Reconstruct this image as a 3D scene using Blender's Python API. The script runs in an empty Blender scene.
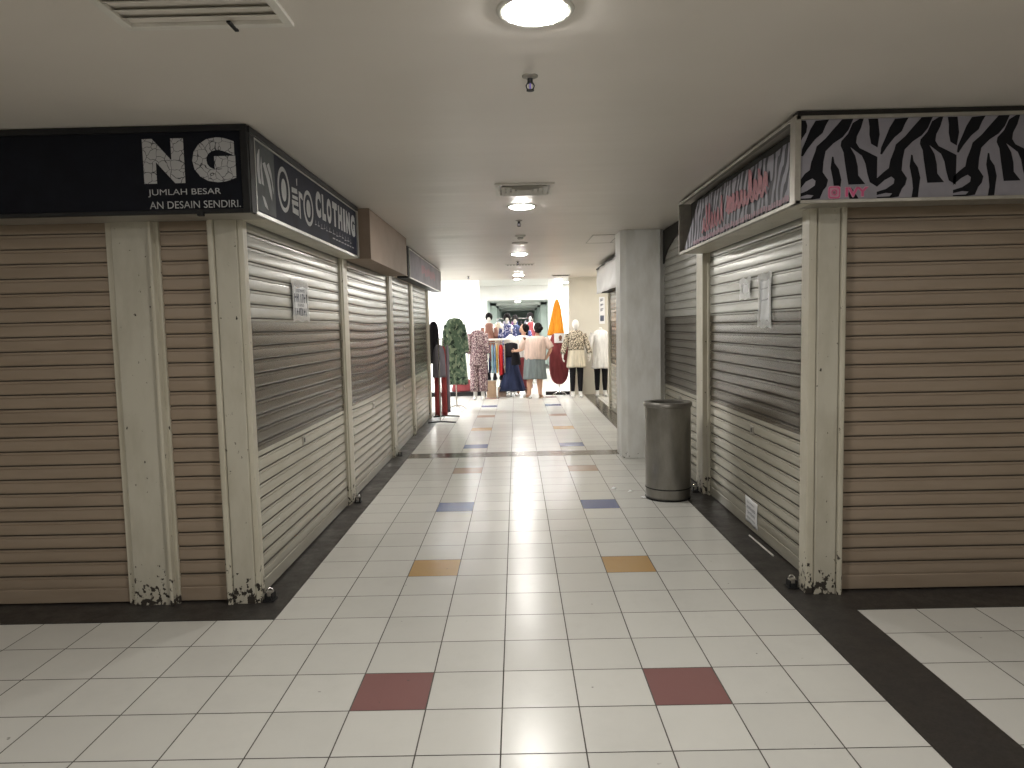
import bpy, bmesh, math, random
from mathutils import Vector, Matrix
random.seed(7)
scn = bpy.context.scene
COL = scn.collection
PI = math.pi
H = 2.53          # ceiling height
T = 0.3029        # tile pitch
X0, Y0 = -0.087, 2.6897   # a tile corner
LX, RX = X0 - 4*T, X0 + 5*T   # edges of the dark granite strips along the corridor

# ------------------------------------------------------------------ materials
def new_mat(name):
    m = bpy.data.materials.new(name); m.use_nodes = True
    nt = m.node_tree; b = nt.nodes['Principled BSDF']
    return m, nt, b
def setp(b, rough=.5, metal=0., spec=.5):
    b.inputs['Roughness'].default_value = rough
    b.inputs['Metallic'].default_value = metal
    b.inputs['Specular IOR Level'].default_value = spec
def N(nt, t, **kw):
    n = nt.nodes.new(t)
    for k, v in kw.items():
        if k in n.inputs: n.inputs[k].default_value = v
        else: setattr(n, k, v)
    return n
def mixc(nt, fac, a, b_):
    n = nt.nodes.new('ShaderNodeMix'); n.data_type = 'RGBA'
    L = nt.links
    for s, v in ((n.inputs[0], fac), (n.inputs[6], a), (n.inputs[7], b_)):
        if hasattr(v, 'links') or isinstance(v, bpy.types.NodeSocket): L.new(v, s)
        else: s.default_value = v if not isinstance(v, tuple) else (*v[:3], 1)
    return n.outputs[2]
def ramp(nt, src, stops):
    r = nt.nodes.new('ShaderNodeValToRGB'); nt.links.new(src, r.inputs[0])
    e = r.color_ramp.elements
    while len(e) < len(stops): e.new(.5)
    for q, (p, c) in zip(e, stops):
        q.position = p; q.color = (*c, 1) if isinstance(c, tuple) else (c, c, c, 1)
    return r.outputs[0]
def math_(nt, op, a, b_=0.):
    n = nt.nodes.new('ShaderNodeMath'); n.operation = op
    for i, v in enumerate((a, b_)):
        if isinstance(v, bpy.types.NodeSocket): nt.links.new(v, n.inputs[i])
        else: n.inputs[i].default_value = v
    return n.outputs[0]
def geo_pos(nt):
    return nt.nodes.new('ShaderNodeNewGeometry').outputs['Position']
def noise(nt, vec, scale, detail=4, rough=.55):
    n = N(nt, 'ShaderNodeTexNoise', Scale=scale, Detail=detail, Roughness=rough)
    nt.links.new(vec, n.inputs['Vector']); return n.outputs[0]
def mapping(nt, vec, sc):
    n = N(nt, 'ShaderNodeMapping'); n.inputs['Scale'].default_value = sc
    nt.links.new(vec, n.inputs[0]); return n.outputs[0]
def bump(nt, b, h, strength=.2, dist=.01):
    n = N(nt, 'ShaderNodeBump', Strength=strength, Distance=dist)
    nt.links.new(h, n.inputs['Height']); nt.links.new(n.outputs[0], b.inputs['Normal'])

def plain(name, c, rough=.5, metal=0., spec=.5, var=.12, scale=14.):
    m, nt, b = new_mat(name); setp(b, rough, metal, spec)
    f = noise(nt, geo_pos(nt), scale)
    d = tuple(max(0, x*(1-var)) for x in c); e = tuple(min(1, x*(1+var)) for x in c)
    nt.links.new(ramp(nt, f, [(.3, d), (.7, e)]), b.inputs['Base Color'])
    return m
def fabric(name, c, fold=0.):
    m, nt, b = new_mat(name); setp(b, .9, 0, .2)
    p = geo_pos(nt); f = noise(nt, mapping(nt, p, (30, 30, 4)), 1.)
    d = tuple(x*.8 for x in c); e = tuple(min(1, x*1.12) for x in c)
    nt.links.new(ramp(nt, f, [(.35, d), (.65, e)]), b.inputs['Base Color'])
    bump(nt, b, noise(nt, p, 180., 2), .15, .002)
    return m
def spots(name, base, spot, scale, th=.5, third=None):
    m, nt, b = new_mat(name); setp(b, .9, 0, .2)
    p = geo_pos(nt)
    f = noise(nt, p, scale, 3, .6)
    c = ramp(nt, f, [(max(0, th-.02), base), (th+.02, spot)])
    if third:
        g = noise(nt, mapping(nt, p, (1.3, 1.1, .9)), scale*1.4, 2, .5)
        c = mixc(nt, ramp(nt, g, [(.54, 0.), (.58, 1.)]), c, third)
    nt.links.new(c, b.inputs['Base Color']); return m
def emit(name, c, s):
    m, nt, b = new_mat(name); setp(b, .4)
    b.inputs['Base Color'].default_value = (.8, .8, .8, 1)
    b.inputs['Emission Color'].default_value = (*c, 1); b.inputs['Emission Strength'].default_value = s
    return m

def tile_mat(name, c, var=.05, rough=.25):
    m, nt, b = new_mat(name); setp(b, rough, 0, .5)
    p = geo_pos(nt)
    # one tone per tile
    sub = N(nt, 'ShaderNodeVectorMath', operation='SUBTRACT'); sub.inputs[1].default_value = (X0, Y0, 0); nt.links.new(p, sub.inputs[0])
    dv = N(nt, 'ShaderNodeVectorMath', operation='DIVIDE'); dv.inputs[1].default_value = (T, T, 1); nt.links.new(sub.outputs[0], dv.inputs[0])
    fl = N(nt, 'ShaderNodeVectorMath', operation='FLOOR'); nt.links.new(dv.outputs[0], fl.inputs[0])
    wn = nt.nodes.new('ShaderNodeTexWhiteNoise'); wn.noise_dimensions = '2D'; nt.links.new(fl.outputs[0], wn.inputs['Vector'])
    lo = tuple(x*(1-var) for x in c); hi = tuple(min(1, x*(1+var)) for x in c)
    base = ramp(nt, wn.outputs['Value'], [(0, lo), (1, hi)])
    marble = noise(nt, mapping(nt, p, (1, .6, 1)), 7., 6, .65)
    base = mixc(nt, math_(nt, 'MULTIPLY', ramp(nt, marble, [(.5, 0.), (.8, 1.)]), .22), base, tuple(x*.86 for x in c))
    # grime
    g = noise(nt, p, 2.3, 8, .7)
    base = mixc(nt, math_(nt, 'MULTIPLY', ramp(nt, g, [(.5, 0.), (.9, 1.)]), .22), base, tuple(x*.6 for x in c))
    g2 = noise(nt, p, 23., 3, .5)
    base = mixc(nt, math_(nt, 'MULTIPLY', ramp(nt, g2, [(.74, 0.), (.77, 1.)]), .6), base, (.1, .09, .08))
    nt.links.new(base, b.inputs['Base Color'])
    h = noise(nt, mapping(nt, p, (1, .5, 1)), 5., 3, .5)
    bump(nt, b, h, .12, .01)
    return m
M = {}
M['tile'] = tile_mat('floor_tile', (.60, .595, .56))
M['tile_red'] = tile_mat('floor_tile_red', (.235, .115, .11))
M['tile_orange'] = tile_mat('floor_tile_orange', (.46, .29, .12))
M['tile_blue'] = tile_mat('floor_tile_blue', (.09, .125, .27))
M['tile_brown'] = tile_mat('floor_tile_brown', (.36, .25, .19))
M['grout'] = plain('grout', (.085, .075, .065), .8, var=.3)
def granite():
    m, nt, b = new_mat('dark_granite'); setp(b, .3, 0, .4)
    p = geo_pos(nt); v = N(nt, 'ShaderNodeTexVoronoi', Scale=90.); nt.links.new(p, v.inputs['Vector'])
    n = noise(nt, p, 6., 6, .7)
    c = mixc(nt, n, ramp(nt, v.outputs['Distance'], [(.1, (.02, .018, .016)), (.7, (.05, .045, .04))]), (.03, .027, .026))
    nt.links.new(c, b.inputs['Base Color'])
    nt.links.new(ramp(nt, n, [(.3, .3), (.7, .6)]), b.inputs['Roughness'])
    return m
M['granite'] = granite()
def marble():
    m, nt, b = new_mat('grey_marble'); setp(b, .2, 0, .35)
    p = geo_pos(nt); n = noise(nt, p, 9., 8, .75)
    nt.links.new(ramp(nt, n, [(.35, (.03, .025, .018)), (.5, (.08, .07, .055)), (.68, (.2, .18, .15))]), b.inputs['Base Color'])
    return m
M['marble'] = marble()
def ceiling_mat():
    m, nt, b = new_mat('ceiling_paint'); setp(b, .36, 0, .5)
    p = geo_pos(nt); n = noise(nt, p, .8, 4, .5)
    nt.links.new(ramp(nt, n, [(.3, (.67, .63, .575)), (.7, (.74, .695, .64))]), b.inputs['Base Color'])
    h = noise(nt, mapping(nt, p, (.25, 1.6, 1)), 1.6, 2, .4)
    bump(nt, b, h, .55, .03)
    return m
M['ceiling'] = ceiling_mat()
M['white_ceiling'] = plain('white_ceiling', (.8, .8, .77), .6, var=.03, scale=1)
M['white_wall'] = plain('white_wall', (.82, .82, .8), .6, var=.03, scale=2)
M['green_wall'] = plain('pale_green_wall', (.66, .74, .70), .6, var=.05, scale=2)
M['cream_wall'] = plain('cream_wall', (.66, .63, .55), .6, var=.05, scale=2)
M['shop_wall'] = plain('shop_fascia', (.33, .28, .22), .6, var=.12, scale=3)

def paint(name, c, chip=.5, rough=.42):
    """painted steel post: chips of bare dark metal, more of them low down where it gets kicked"""
    m, nt, b = new_mat(name); setp(b, rough, 0, .5)
    p = geo_pos(nt); sx = N(nt, 'ShaderNodeSeparateXYZ'); nt.links.new(p, sx.inputs[0]); z = sx.outputs[2]
    stain = noise(nt, mapping(nt, p, (1, 1, .35)), 7., 6, .6)
    c1 = mixc(nt, ramp(nt, stain, [(.4, 0.), (.75, .75)]), c, tuple(x*.72 for x in (c[0], c[1]*.97, c[2]*.9)))
    n = noise(nt, mapping(nt, p, (1, 1, .7)), 34., 5, .62)
    low = math_(nt, 'MULTIPLY', ramp(nt, z, [(0., 1.), (.28, 0.)]), .2)
    f = math_(nt, 'ADD', n, math_(nt, 'ADD', low, (chip-.5)*.1))
    f = ramp(nt, f, [(.675, 0.), (.69, 1.)])
    c2 = mixc(nt, f, c1, (.035, .028, .022))
    nt.links.new(c2, b.inputs['Base Color'])
    nt.links.new(mixc(nt, f, (rough,)*3, (.85,)*3), b.inputs['Roughness'])
    bump(nt, b, f, -.3, .002)
    return m
M['cream'] = paint('cream_paint', (.50, .475, .40), .5)
M['cream_rail'] = paint('cream_rail_paint', (.55, .52, .43), .42, .35)
M['column'] = paint('column_paint', (.76, .765, .75), -.7, .45)

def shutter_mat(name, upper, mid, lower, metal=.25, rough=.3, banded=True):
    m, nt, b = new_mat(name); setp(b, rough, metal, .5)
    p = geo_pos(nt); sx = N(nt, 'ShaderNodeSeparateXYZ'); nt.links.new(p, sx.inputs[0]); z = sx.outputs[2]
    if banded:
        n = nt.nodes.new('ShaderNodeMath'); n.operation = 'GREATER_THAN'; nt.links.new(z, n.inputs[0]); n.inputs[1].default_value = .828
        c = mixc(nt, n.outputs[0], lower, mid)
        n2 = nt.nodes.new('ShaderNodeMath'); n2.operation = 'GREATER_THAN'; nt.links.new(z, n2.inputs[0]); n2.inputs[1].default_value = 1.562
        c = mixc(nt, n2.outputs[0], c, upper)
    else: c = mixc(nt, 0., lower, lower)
    st = noise(nt, mapping(nt, p, (.8, .8, 5)), 3., 6, .65)
    mul = N(nt, 'ShaderNodeMix', data_type='RGBA', blend_type='MULTIPLY'); mul.inputs[0].default_value = 1
    nt.links.new(c, mul.inputs[6]); nt.links.new(ramp(nt, st, [(.3, (.88, .86, .83)), (.6, (1, 1, 1))]), mul.inputs[7])
    rust = noise(nt, p, 30., 4, .6)
    c2 = mixc(nt, ramp(nt, rust, [(.76, 0.), (.80, .7)]), mul.outputs[2], (.09, .06, .04))
    nt.links.new(c2, b.inputs['Base Color'])
    nt.links.new(ramp(nt, st, [(.3, rough*.95), (.8, rough*1.15)]), b.inputs['Roughness'])
    return m
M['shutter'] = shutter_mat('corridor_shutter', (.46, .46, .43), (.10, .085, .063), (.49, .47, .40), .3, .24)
M['side_shutter'] = shutter_mat('tan_shutter', None, None, (.31, .245, .185), .1, .45, False)
M['groove'] = plain('grimy_shaded_groove', (.07, .058, .045), .7, var=.3)  # slot faces coloured dark: grime plus the shade of the deep slot
M['dark_gap'] = plain('dark_gap', (.02, .018, .015), .8)
M['black'] = plain('black_paint', (.014, .014, .015), .5, spec=.25)
M['sign_black'] = plain('sign_black', (.008, .009, .014), .6, spec=.12, var=.2)
M['sign_navy'] = plain('sign_navy', (.022, .025, .042), .6, spec=.12, var=.35, scale=5)
M['alu'] = plain('aluminium', (.55, .55, .52), .35, .8)
M['dull_alu'] = plain('dull_aluminium', (.36, .34, .30), .4, .5)
M['chrome'] = plain('chrome', (.7, .7, .7), .15, 1., var=.02)
M['letter'] = plain('sign_letter_grey', (.42, .43, .44), .5, var=.2, scale=12)
M['letter_dim'] = plain('sign_letter_dim', (.27, .28, .31), .5, var=.25, scale=12)
M['leaf_grey'] = plain('sign_logo_grey', (.06, .07, .072), .6, var=.35, scale=12)
def cracked():
    m, nt, b = new_mat('cracked_letter'); setp(b, .5)
    p = geo_pos(nt); v = N(nt, 'ShaderNodeTexVoronoi', feature='DISTANCE_TO_EDGE', Scale=24.)
    nz = N(nt, 'ShaderNodeTexNoise', Scale=20.); nt.links.new(p, nz.inputs['Vector'])
    a = N(nt, 'ShaderNodeVectorMath', operation='MULTIPLY_ADD'); nt.links.new(nz.outputs['Color'], a.inputs[0]); a.inputs[1].default_value = (.04,)*3; nt.links.new(p, a.inputs[2])
    nt.links.new(a.outputs[0], v.inputs['Vector'])
    nt.links.new(ramp(nt, v.outputs['Distance'], [(.012, (.02, .02, .025)), (.04, (.42, .42, .43))]), b.inputs['Base Color'])
    return m
M['cracked'] = cracked()
M['beige_box'] = plain('beige_panel', (.31, .24, .19), .6, spec=.2, var=.08, scale=4)
M['zebra_light'] = plain('zebra_print_grey', (.27, .26, .30), .5, var=.08)
M['zebra_dark'] = plain('zebra_print_black', (.008, .008, .011), .6, spec=.15)
M['zebra_light2'] = plain('zebra_print_lilac', (.34, .335, .40), .5, var=.2)
M['zebra_dark2'] = plain('zebra_print_slate', (.025, .026, .04), .5, spec=.25)
M['pink'] = plain('pink_print', (.62, .10, .24), .5)
M['pink_edge'] = plain('pale_pink_print', (.55, .30, .38), .5)
M['rose'] = plain('rose_print', (.42, .13, .17), .5, var=.3, scale=20)
M['rose_pale'] = plain('rose_pale_print', (.42, .25, .32), .5, var=.3, scale=30)
M['sign_grey'] = plain('faded_sign', (.25, .24, .27), .6, spec=.2, var=.2, scale=3)
M['white_banner'] = plain('white_banner', (.80, .79, .80), .45, var=.04, scale=5)
M['paper'] = plain('paper', (.86, .87, .89), .35, var=.04)
M['tape'] = plain('clear_tape', (.9, .92, .92), .12, var=.15, scale=60)
M['tape'].node_tree.nodes['Principled BSDF'].inputs['Alpha'].default_value = .5
M['paper_grey'] = plain('grey_paper', (.76, .79, .82), .3, var=.08)
M['ink'] = plain('ink', (.10, .11, .16), .7)
M['steel_bin'] = None
def bin_mat():
    m, nt, b = new_mat('dull_stainless'); setp(b, .36, .75, .5)
    p = geo_pos(nt); n = noise(nt, mapping(nt, p, (1, 1, .35)), 9., 6, .65)
    nt.links.new(ramp(nt, n, [(.3, (.22, .21, .19)), (.7, (.34, .325, .30))]), b.inputs['Base Color'])
    nt.links.new(ramp(nt, n, [(.3, .28), (.7, .48)]), b.inputs['Roughness'])
    return m
M['steel_bin'] = bin_mat()
M['lamp'] = emit('lamp_diffuser', (1, .965, .91), 285)
M['lamp_far'] = emit('bright_lamp_diffuser', (1, .98, .95), 260)
M['tube_lamp'] = emit('fluorescent_panel', (1, 1, 1), 75)
M['plastic'] = plain('white_plastic', (.68, .67, .62), .4, var=.04)
M['vent_paint'] = plain('vent_paint', (.72, .70, .65), .45, var=.06)
M['skin'] = plain('skin', (.56, .33, .23), .55, var=.05)
M['hair'] = plain('dark_hair', (.010, .008, .008), .8, spec=.1)
M['mannequin'] = plain('mannequin_white', (.78, .76, .72), .4, var=.03)
M['boot'] = plain('white_boot', (.8, .8, .78), .45, var=.03)
M['wood'] = plain('tan_board', (.42, .30, .20), .6)

# ------------------------------------------------------------------ mesh helpers
class MB:
    def __init__(s): s.v = []; s.f = []; s.m = []
    def add(s, vs, fs, mi=0):
        o = len(s.v); s.v += [tuple(v) for v in vs]; s.f += [tuple(i+o for i in f) for f in fs]; s.m += [mi]*len(fs); return s
    def box(s, x0, x1, y0, y1, z0, z1, mi=0):
        vs = [(x, y, z) for x in (x0, x1) for y in (y0, y1) for z in (z0, z1)]
        return s.add(vs, [(0,1,3,2),(4,6,7,5),(0,4,5,1),(2,3,7,6),(0,2,6,4),(1,5,7,3)], mi)
    def quad(s, a, b, c, d, mi=0): return s.add([a, b, c, d], [(0, 1, 2, 3)], mi)
    def tube(s, pts, r, n=8, mi=0, caps=True):
        pts = [Vector(p) for p in pts]; rs = r if isinstance(r, (list, tuple)) else [r]*len(pts)
        rings = []
        up = None
        for i, p in enumerate(pts):
            d = (pts[min(i+1, len(pts)-1)] - pts[max(i-1, 0)]).normalized()
            if up is None or abs(up.dot(d)) > .98: up = Vector((0, 0, 1)) if abs(d.z) < .9 else Vector((1, 0, 0))
            a = d.cross(up).normalized(); b = d.cross(a).normalized(); up = -b if b.dot(up) < 0 else b
            a = d.cross(up).normalized(); b = a.cross(d).normalized()
            rings.append([p + a*math.cos(2*PI*k/n)*rs[i] + b*math.sin(2*PI*k/n)*rs[i] for k in range(n)])
        return s.rings(rings, mi, caps)
    def rings(s, rings, mi=0, caps=True, closed=True):
        n = len(rings[0]); vs = [v for r in rings for v in r]; fs = []
        for i in range(len(rings)-1):
            for k in range(n if closed else n-1):
                k2 = (k+1) % n
                fs.append((i*n+k, i*n+k2, (i+1)*n+k2, (i+1)*n+k))
        if caps: fs.append(tuple(range(n))[::-1]); fs.append(tuple((len(rings)-1)*n+k for k in range(n)))
        return s.add(vs, fs, mi)
    def lathe(s, cx, cy, prof, n=32, mi=0, caps=False):
        return s.rings([[(cx+r*math.cos(2*PI*k/n), cy+r*math.sin(2*PI*k/n), z) for k in range(n)] for r, z in prof], mi, caps)
    def ell(s, c, r, n=16, m=10, mi=0):
        rg = [[(c[0]+r[0]*math.sin(PI*j/m)*math.cos(2*PI*k/n), c[1]+r[1]*math.sin(PI*j/m)*math.sin(2*PI*k/n), c[2]+r[2]*math.cos(PI*j/m)) for k in range(n)] for j in range(1, m)]
        rg = [[(c[0], c[1], c[2]+r[2])]*0 or [(c[0]+.01*r[0]*math.cos(2*PI*k/n), c[1]+.01*r[1]*math.sin(2*PI*k/n), c[2]+r[2]) for k in range(n)]] + rg + [[(c[0]+.01*r[0]*math.cos(2*PI*k/n), c[1]+.01*r[1]*math.sin(2*PI*k/n), c[2]-r[2]) for k in range(n)]]
        return s.rings(rg, mi, True)
    def prism(s, pts, d, mi=0):
        """flat outline (3-D points) pushed out by vector d"""
        n = len(pts); a = [Vector(p) for p in pts]; b = [p+Vector(d) for p in a]
        return s.add(a+b, [tuple(range(n))[::-1], tuple(range(n, 2*n))] + [(i, (i+1) % n, n+(i+1) % n, n+i) for i in range(n)], mi)

def rootloc(p):
    v = Vector((0, 0, 0))
    while p is not None: v += p.location; p = p.parent
    return v
def build(name, mb, mat, parent=None, smooth=False, bevel=0, kind=None, origin=None, angle=35):
    me = bpy.data.meshes.new(name)
    off = rootloc(parent) if parent else Vector(origin or (0, 0, 0))
    me.from_pydata([tuple(Vector(v)-off) for v in mb.v], [], mb.f)
    mats = mat if isinstance(mat, list) else [mat]
    for m in mats: me.materials.append(m)
    if len(mats) > 1: me.polygons.foreach_set('material_index', mb.m)
    bm = bmesh.new(); bm.from_mesh(me); bmesh.ops.recalc_face_normals(bm, faces=bm.faces)
    bm.to_mesh(me); bm.free()
    if smooth:
        me.polygons.foreach_set('use_smooth', [True]*len(me.polygons))
        try: me.set_sharp_from_angle(angle=math.radians(angle))
        except Exception: pass
    o = bpy.data.objects.new(name, me); COL.objects.link(o)
    if parent: o.parent = parent
    else: o.location = off
    if bevel:
        b = o.modifiers.new('edge', 'BEVEL'); b.width = bevel; b.segments = 2; b.limit_method = 'ANGLE'
    if kind: o['kind'] = kind
    return o
def struct(name, mb, mat, **kw): return build(name, mb, mat, kind='structure', **kw)
def tag(o, label, cat, group=None):
    o['label'] = label; o['category'] = cat
    if group: o['group'] = group
    return o
LAST = [None]
def thing(name, label, cat, loc=(0, 0, 0), group=None):
    o = bpy.data.objects.new(name, None); COL.objects.link(o); o.location = loc; o.empty_display_size = .1; LAST[0] = o
    return tag(o, label, cat, group)
def dup(root, loc, label, group=None):
    r = root.copy(); COL.objects.link(r); r.location = loc; r['label'] = label
    if group: r['group'] = group
    for ch in list(root.children):
        c = ch.copy(); COL.objects.link(c); c.parent = r
        for g in list(ch.children):
            d = g.copy(); COL.objects.link(d); d.parent = c
    return r
def text_mb(s, origin, u, v, w, h, depth=.002, bold=0., mb=None, mi=0, shear=0.):
    """lettering as mesh, fitted into w x h at origin (lower left), along u, up v"""
    cu = bpy.data.curves.new('tmp', 'FONT'); cu.body = s; cu.offset = bold; cu.resolution_u = 4; cu.shear = shear
    ob = bpy.data.objects.new('tmp', cu); COL.objects.link(ob)
    dg = bpy.context.evaluated_depsgraph_get(); me = bpy.data.meshes.new_from_object(ob.evaluated_get(dg))
    xs = [q.co.x for q in me.vertices]; ys = [q.co.y for q in me.vertices]
    x0, x1, y0, y1 = min(xs), max(xs), min(ys), max(ys)
    u = Vector(u); v = Vector(v); n = u.cross(v); o = Vector(origin)
    vs = [o + u*((q.co.x-x0)/(x1-x0)*w) + v*((q.co.y-y0)/(y1-y0)*h) + n*depth for q in me.vertices]
    fs = [tuple(p.vertices) for p in me.polygons]
    mb = mb or MB(); mb.add(vs, fs, mi)
    bpy.data.objects.remove(ob); bpy.data.curves.remove(cu); bpy.data.meshes.remove(me)
    return mb

# ------------------------------------------------------------------ floor
def floor():
    mb = MB(); g = .0027
    mb.box(-6, 6, -4.5, 46, -.06, -.0015, 5)
    pat = {0: 1, 5: 2, 10: 3, 15: 4, 20: 3, 25: 2, 30: 4, 35: 3, 40: 1, -5: 3, -10: 2}
    j = -23
    while Y0 + j*T < 24.9:
        y0, y1 = Y0+j*T+g, Y0+(j+1)*T-g
        for i in range(-19, 20):
            x0, x1 = X0+i*T+g, X0+(i+1)*T-g
            if y0 > 3.5 and y0 < 12.6 and (x1 < LX or x0 > RX): continue
            if 12.6 <= y0 < 15.3 and x0 > RX+.25: pass
            mi = 0
            if j in pat and i in (-2, 2): mi = pat[j]
            yy0, yy1 = y0, y1
            if j == 18: mi = 6
            mb.quad((x0, yy0, 0), (x1, yy0, 0), (x1, yy1, 0), (x0, yy1, 0), mi)
        j += 1
    o = struct('floor', mb, [M['tile'], M['tile_red'], M['tile_orange'], M['tile_blue'], M['tile_brown'], M['grout'], M['marble']])
floor()
# dark granite strips at the foot of the shopfronts
fy = Y0+3*T
mb = MB(); mb.box(-6, LX, fy, 3.95, -.01, .003); mb.box(-1.62, LX, 3.95, 12.0, -.01, .003)
struct('trim_1', mb, M['granite'])
mb = MB(); mb.box(RX, 6, 3.575, 3.95, -.01, .003); mb.box(RX, 1.73, -4.4, 3.575, -.01, .003); mb.box(RX, 1.75, 3.95, 7.9, -.01, .003)
struct('trim_2', mb, M['granite'])
mb = MB(); mb.box(1.44, 1.66, 8.2, 15.35, -.01, .004)
struct('trim_3', mb, M['marble'])

# ------------------------------------------------------------------ shell
mb = MB(); mb.box(-6, 6, -4.5, 15.6, H, H+.4); struct('ceiling', mb, M['ceiling'])
mb = MB(); mb.box(-6, 6, 15.6, 25, 2.93, 3.1); struct('ceiling_far', mb, M['white_ceiling'])
mb = MB(); mb.box(-1.3, 1.5, 25.2, 46, 2.44, 2.6)
for y in (28, 32, 37): mb.box(-1.0, 1.22, y, y+.15, 2.34, 2.44)
struct('ceiling_passage', mb, M['white_ceiling'])
mb = MB(); mb.box(-6.2, -6, -4.5, 25, 0, 3.0); struct('wall_left', mb, M['cream_wall'])
mb = MB(); mb.box(6, 6.2, -4.5, 25, 0, 3.0); struct('wall_right', mb, M['cream_wall'])
mb = MB(); mb.box(-6, 6, -4.7, -4.5, 0, H); struct('wall_back', mb, M['cream_wall'])
# shop blocks behind the shutters
mb = MB(); mb.box(-6, -1.53, 3.90, 11.95, 0, H); mb.box(-1.53, -1.46, 3.90, 11.95, 2.13, H); mb.box(-6, -1.46, 3.83, 3.90, 2.12, H)
struct('wall_shops_left', mb, M['shop_wall'])
mb = MB(); mb.box(1.72, 6, 3.88, 12.6, 0, H); mb.box(1.64, 1.72, 3.88, 6.2, 2.12, H); mb.box(1.64, 6, 3.81, 3.88, 2.11, H); mb.box(1.64, 1.72, 8.3, 12.6, 2.08, H)
struct('wall_shops_right', mb, M['shop_wall'])
mb = MB(); mb.box(1.15, 6, 15.4, 15.55, 0, H); struct('wall_cream', mb, M['cream_wall'])
mb = MB(); mb.box(2.6, 2.7, 12.6, 15.4, 0, H); struct('wall_niche', mb, M['cream_wall'])
mb = MB(); mb.box(-6, -1.0, 25, 25.2, 0, 3.0); mb.box(1.21, 6, 25, 25.2, 0, 3.0); mb.box(-1.0, 1.21, 25, 25.2, 2.43, 3.0); struct('wall_far', mb, M['white_wall'])
mb = MB(); mb.box(-1.2, -1.0, 25.2, 46, 0, 2.44); mb.box(1.21, 1.4, 25.2, 46, 0, 2.44); mb.box(-1.0, 1.21, 46, 46.2, 0, 2.44)
for y in (28, 32, 37):
    mb.box(-1.0, -.75, y, y+.3, 0, 2.44); mb.box(.98, 1.21, y, y+.3, 0, 2.44)
struct('wall_passage', mb, M['green_wall'])
mb = MB(); mb.box(-4.5, -1.0, 19.8, 19.95, 0, 2.93); struct('wall_white', mb, M['white_wall'])
mb = MB(); mb.box(1.0, 1.15, 17.5, 22, 0, 2.93); struct('wall_white_right', mb, M['white_wall'])

# column with a chamfered corner
mb = MB(); x0, x1, y0, y1, c = 1.165, 1.60, 7.88, 8.30, .06
out = [(x0+c, y0), (x1, y0), (x1, y1), (x0, y1), (x0, y0+c)]
mb.prism([(x, y, 0) for x, y in out], (0, 0, H))
struct('column', mb, M['column'], bevel=.006)
mb = MB(); mb.box(1.60, 1.72, 7.95, 8.3, 0, H); struct('wall_column_return', mb, M['column'])

# ------------------------------------------------------------------ shutters
def slat_curtain(a, b, plane, nrm, z0, z1, pitch=.0777, depth=.0105, nseg=16, sag=0., wob=.0006, flip=None):
    """corrugated curtain; a..b along the wall, `plane` the coordinate across it, nrm +1/-1 facing; axis 'y' wall runs along Y, 'x' along X"""
    axis = flip or 'y'
    prof = [(0, 0), (.028, 0), (.05, .80), (.09, .96), (.25, 1.0), (.45, .98), (.66, .90), (.74, .84), (.765, .45), (.79, .45), (.815, .80), (.95, .86), (.975, .05)]
    zs = []; n = int(round((z1-z0)/pitch)); p = (z1-z0)/n
    for k in range(n):
        for t, d in prof: zs.append((z0+(k+t)*p, d*depth))
    zs.append((z1, 0))
    rnd = random.Random(int(abs(a)*100)); ph = rnd.random()*6
    mb = MB(); vs = []
    for i in range(nseg+1):
        t = i/nseg; s = a+(b-a)*t
        for z, d in zs:
            rel = max(0., 1-abs((z-1.2)/.9))
            dz = -sag*math.sin(PI*t)*rel + wob*math.sin(7*t+ph+z*3)*min(1, z*4)*min(1, (z1-z)*4)
            dd = d + wob*1.5*math.sin(5*t+ph*2+z*6)*math.sin(PI*t)
            c = plane + nrm*dd
            vs.append((c, s, z+dz) if axis == 'y' else (s, c, z+dz))
    m = len(zs); fs = [(i*m+k, (i+1)*m+k, (i+1)*m+k+1, i*m+k+1) for i in range(nseg) for k in range(m-1)]
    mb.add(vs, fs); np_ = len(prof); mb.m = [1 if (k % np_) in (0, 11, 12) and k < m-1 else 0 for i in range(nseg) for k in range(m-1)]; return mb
def shutter(a, b, plane, nrm, label, z1=2.13, axis='y', mat='shutter', sag=0., lock=None, z0=.012, group='closed roller shutters along the corridor', rails=(1, 1)):
    mid = (a+b)/2
    loc = (plane, mid, 0) if axis == 'y' else (mid, plane, 0)
    t = thing('roller_shutter', label, 'shutter', loc, group)
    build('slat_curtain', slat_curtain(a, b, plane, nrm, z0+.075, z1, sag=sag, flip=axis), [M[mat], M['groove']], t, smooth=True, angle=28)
    def bx(s0, s1, c0, c1, q0, q1):
        m = MB(); c0, c1 = sorted((plane+nrm*c0, plane+nrm*c1))
        m.box(c0, c1, s0, s1, q0, q1) if axis == 'y' else m.box(s0, s1, c0, c1, q0, q1); return m
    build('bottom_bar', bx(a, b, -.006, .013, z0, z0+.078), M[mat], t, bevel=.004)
    for s, on in ((a, rails[0]), (b, rails[1])):
        if on:
            g = .012 if s == a else -.012
            s0, s1 = sorted((s-g*1.4, s+g*1.6)); r_ = bx(s0, s1, -.025, .026, 0, z1)
            build('guide_rail', r_, M['cream_rail'], t, bevel=.003)
    if lock:
        yb, zb = lock; pl = bx(yb-.035, yb+.035, .0, .016, zb-.03, zb+.03); l = build('lock_plate', pl, M['dull_alu'], t, bevel=.003)
        build('keyhole', bx(yb-.006, yb+.006, .015, .019, zb-.014, zb+.014), M['black'], l)
    return t
LP, RP = -1.485, 1.665
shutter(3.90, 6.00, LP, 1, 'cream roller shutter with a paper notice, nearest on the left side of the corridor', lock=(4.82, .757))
shutter(6.20, 8.20, LP, 1, 'roller shutter with bowed slats under the plain beige box', sag=.03, lock=(7.2, .734))
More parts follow.
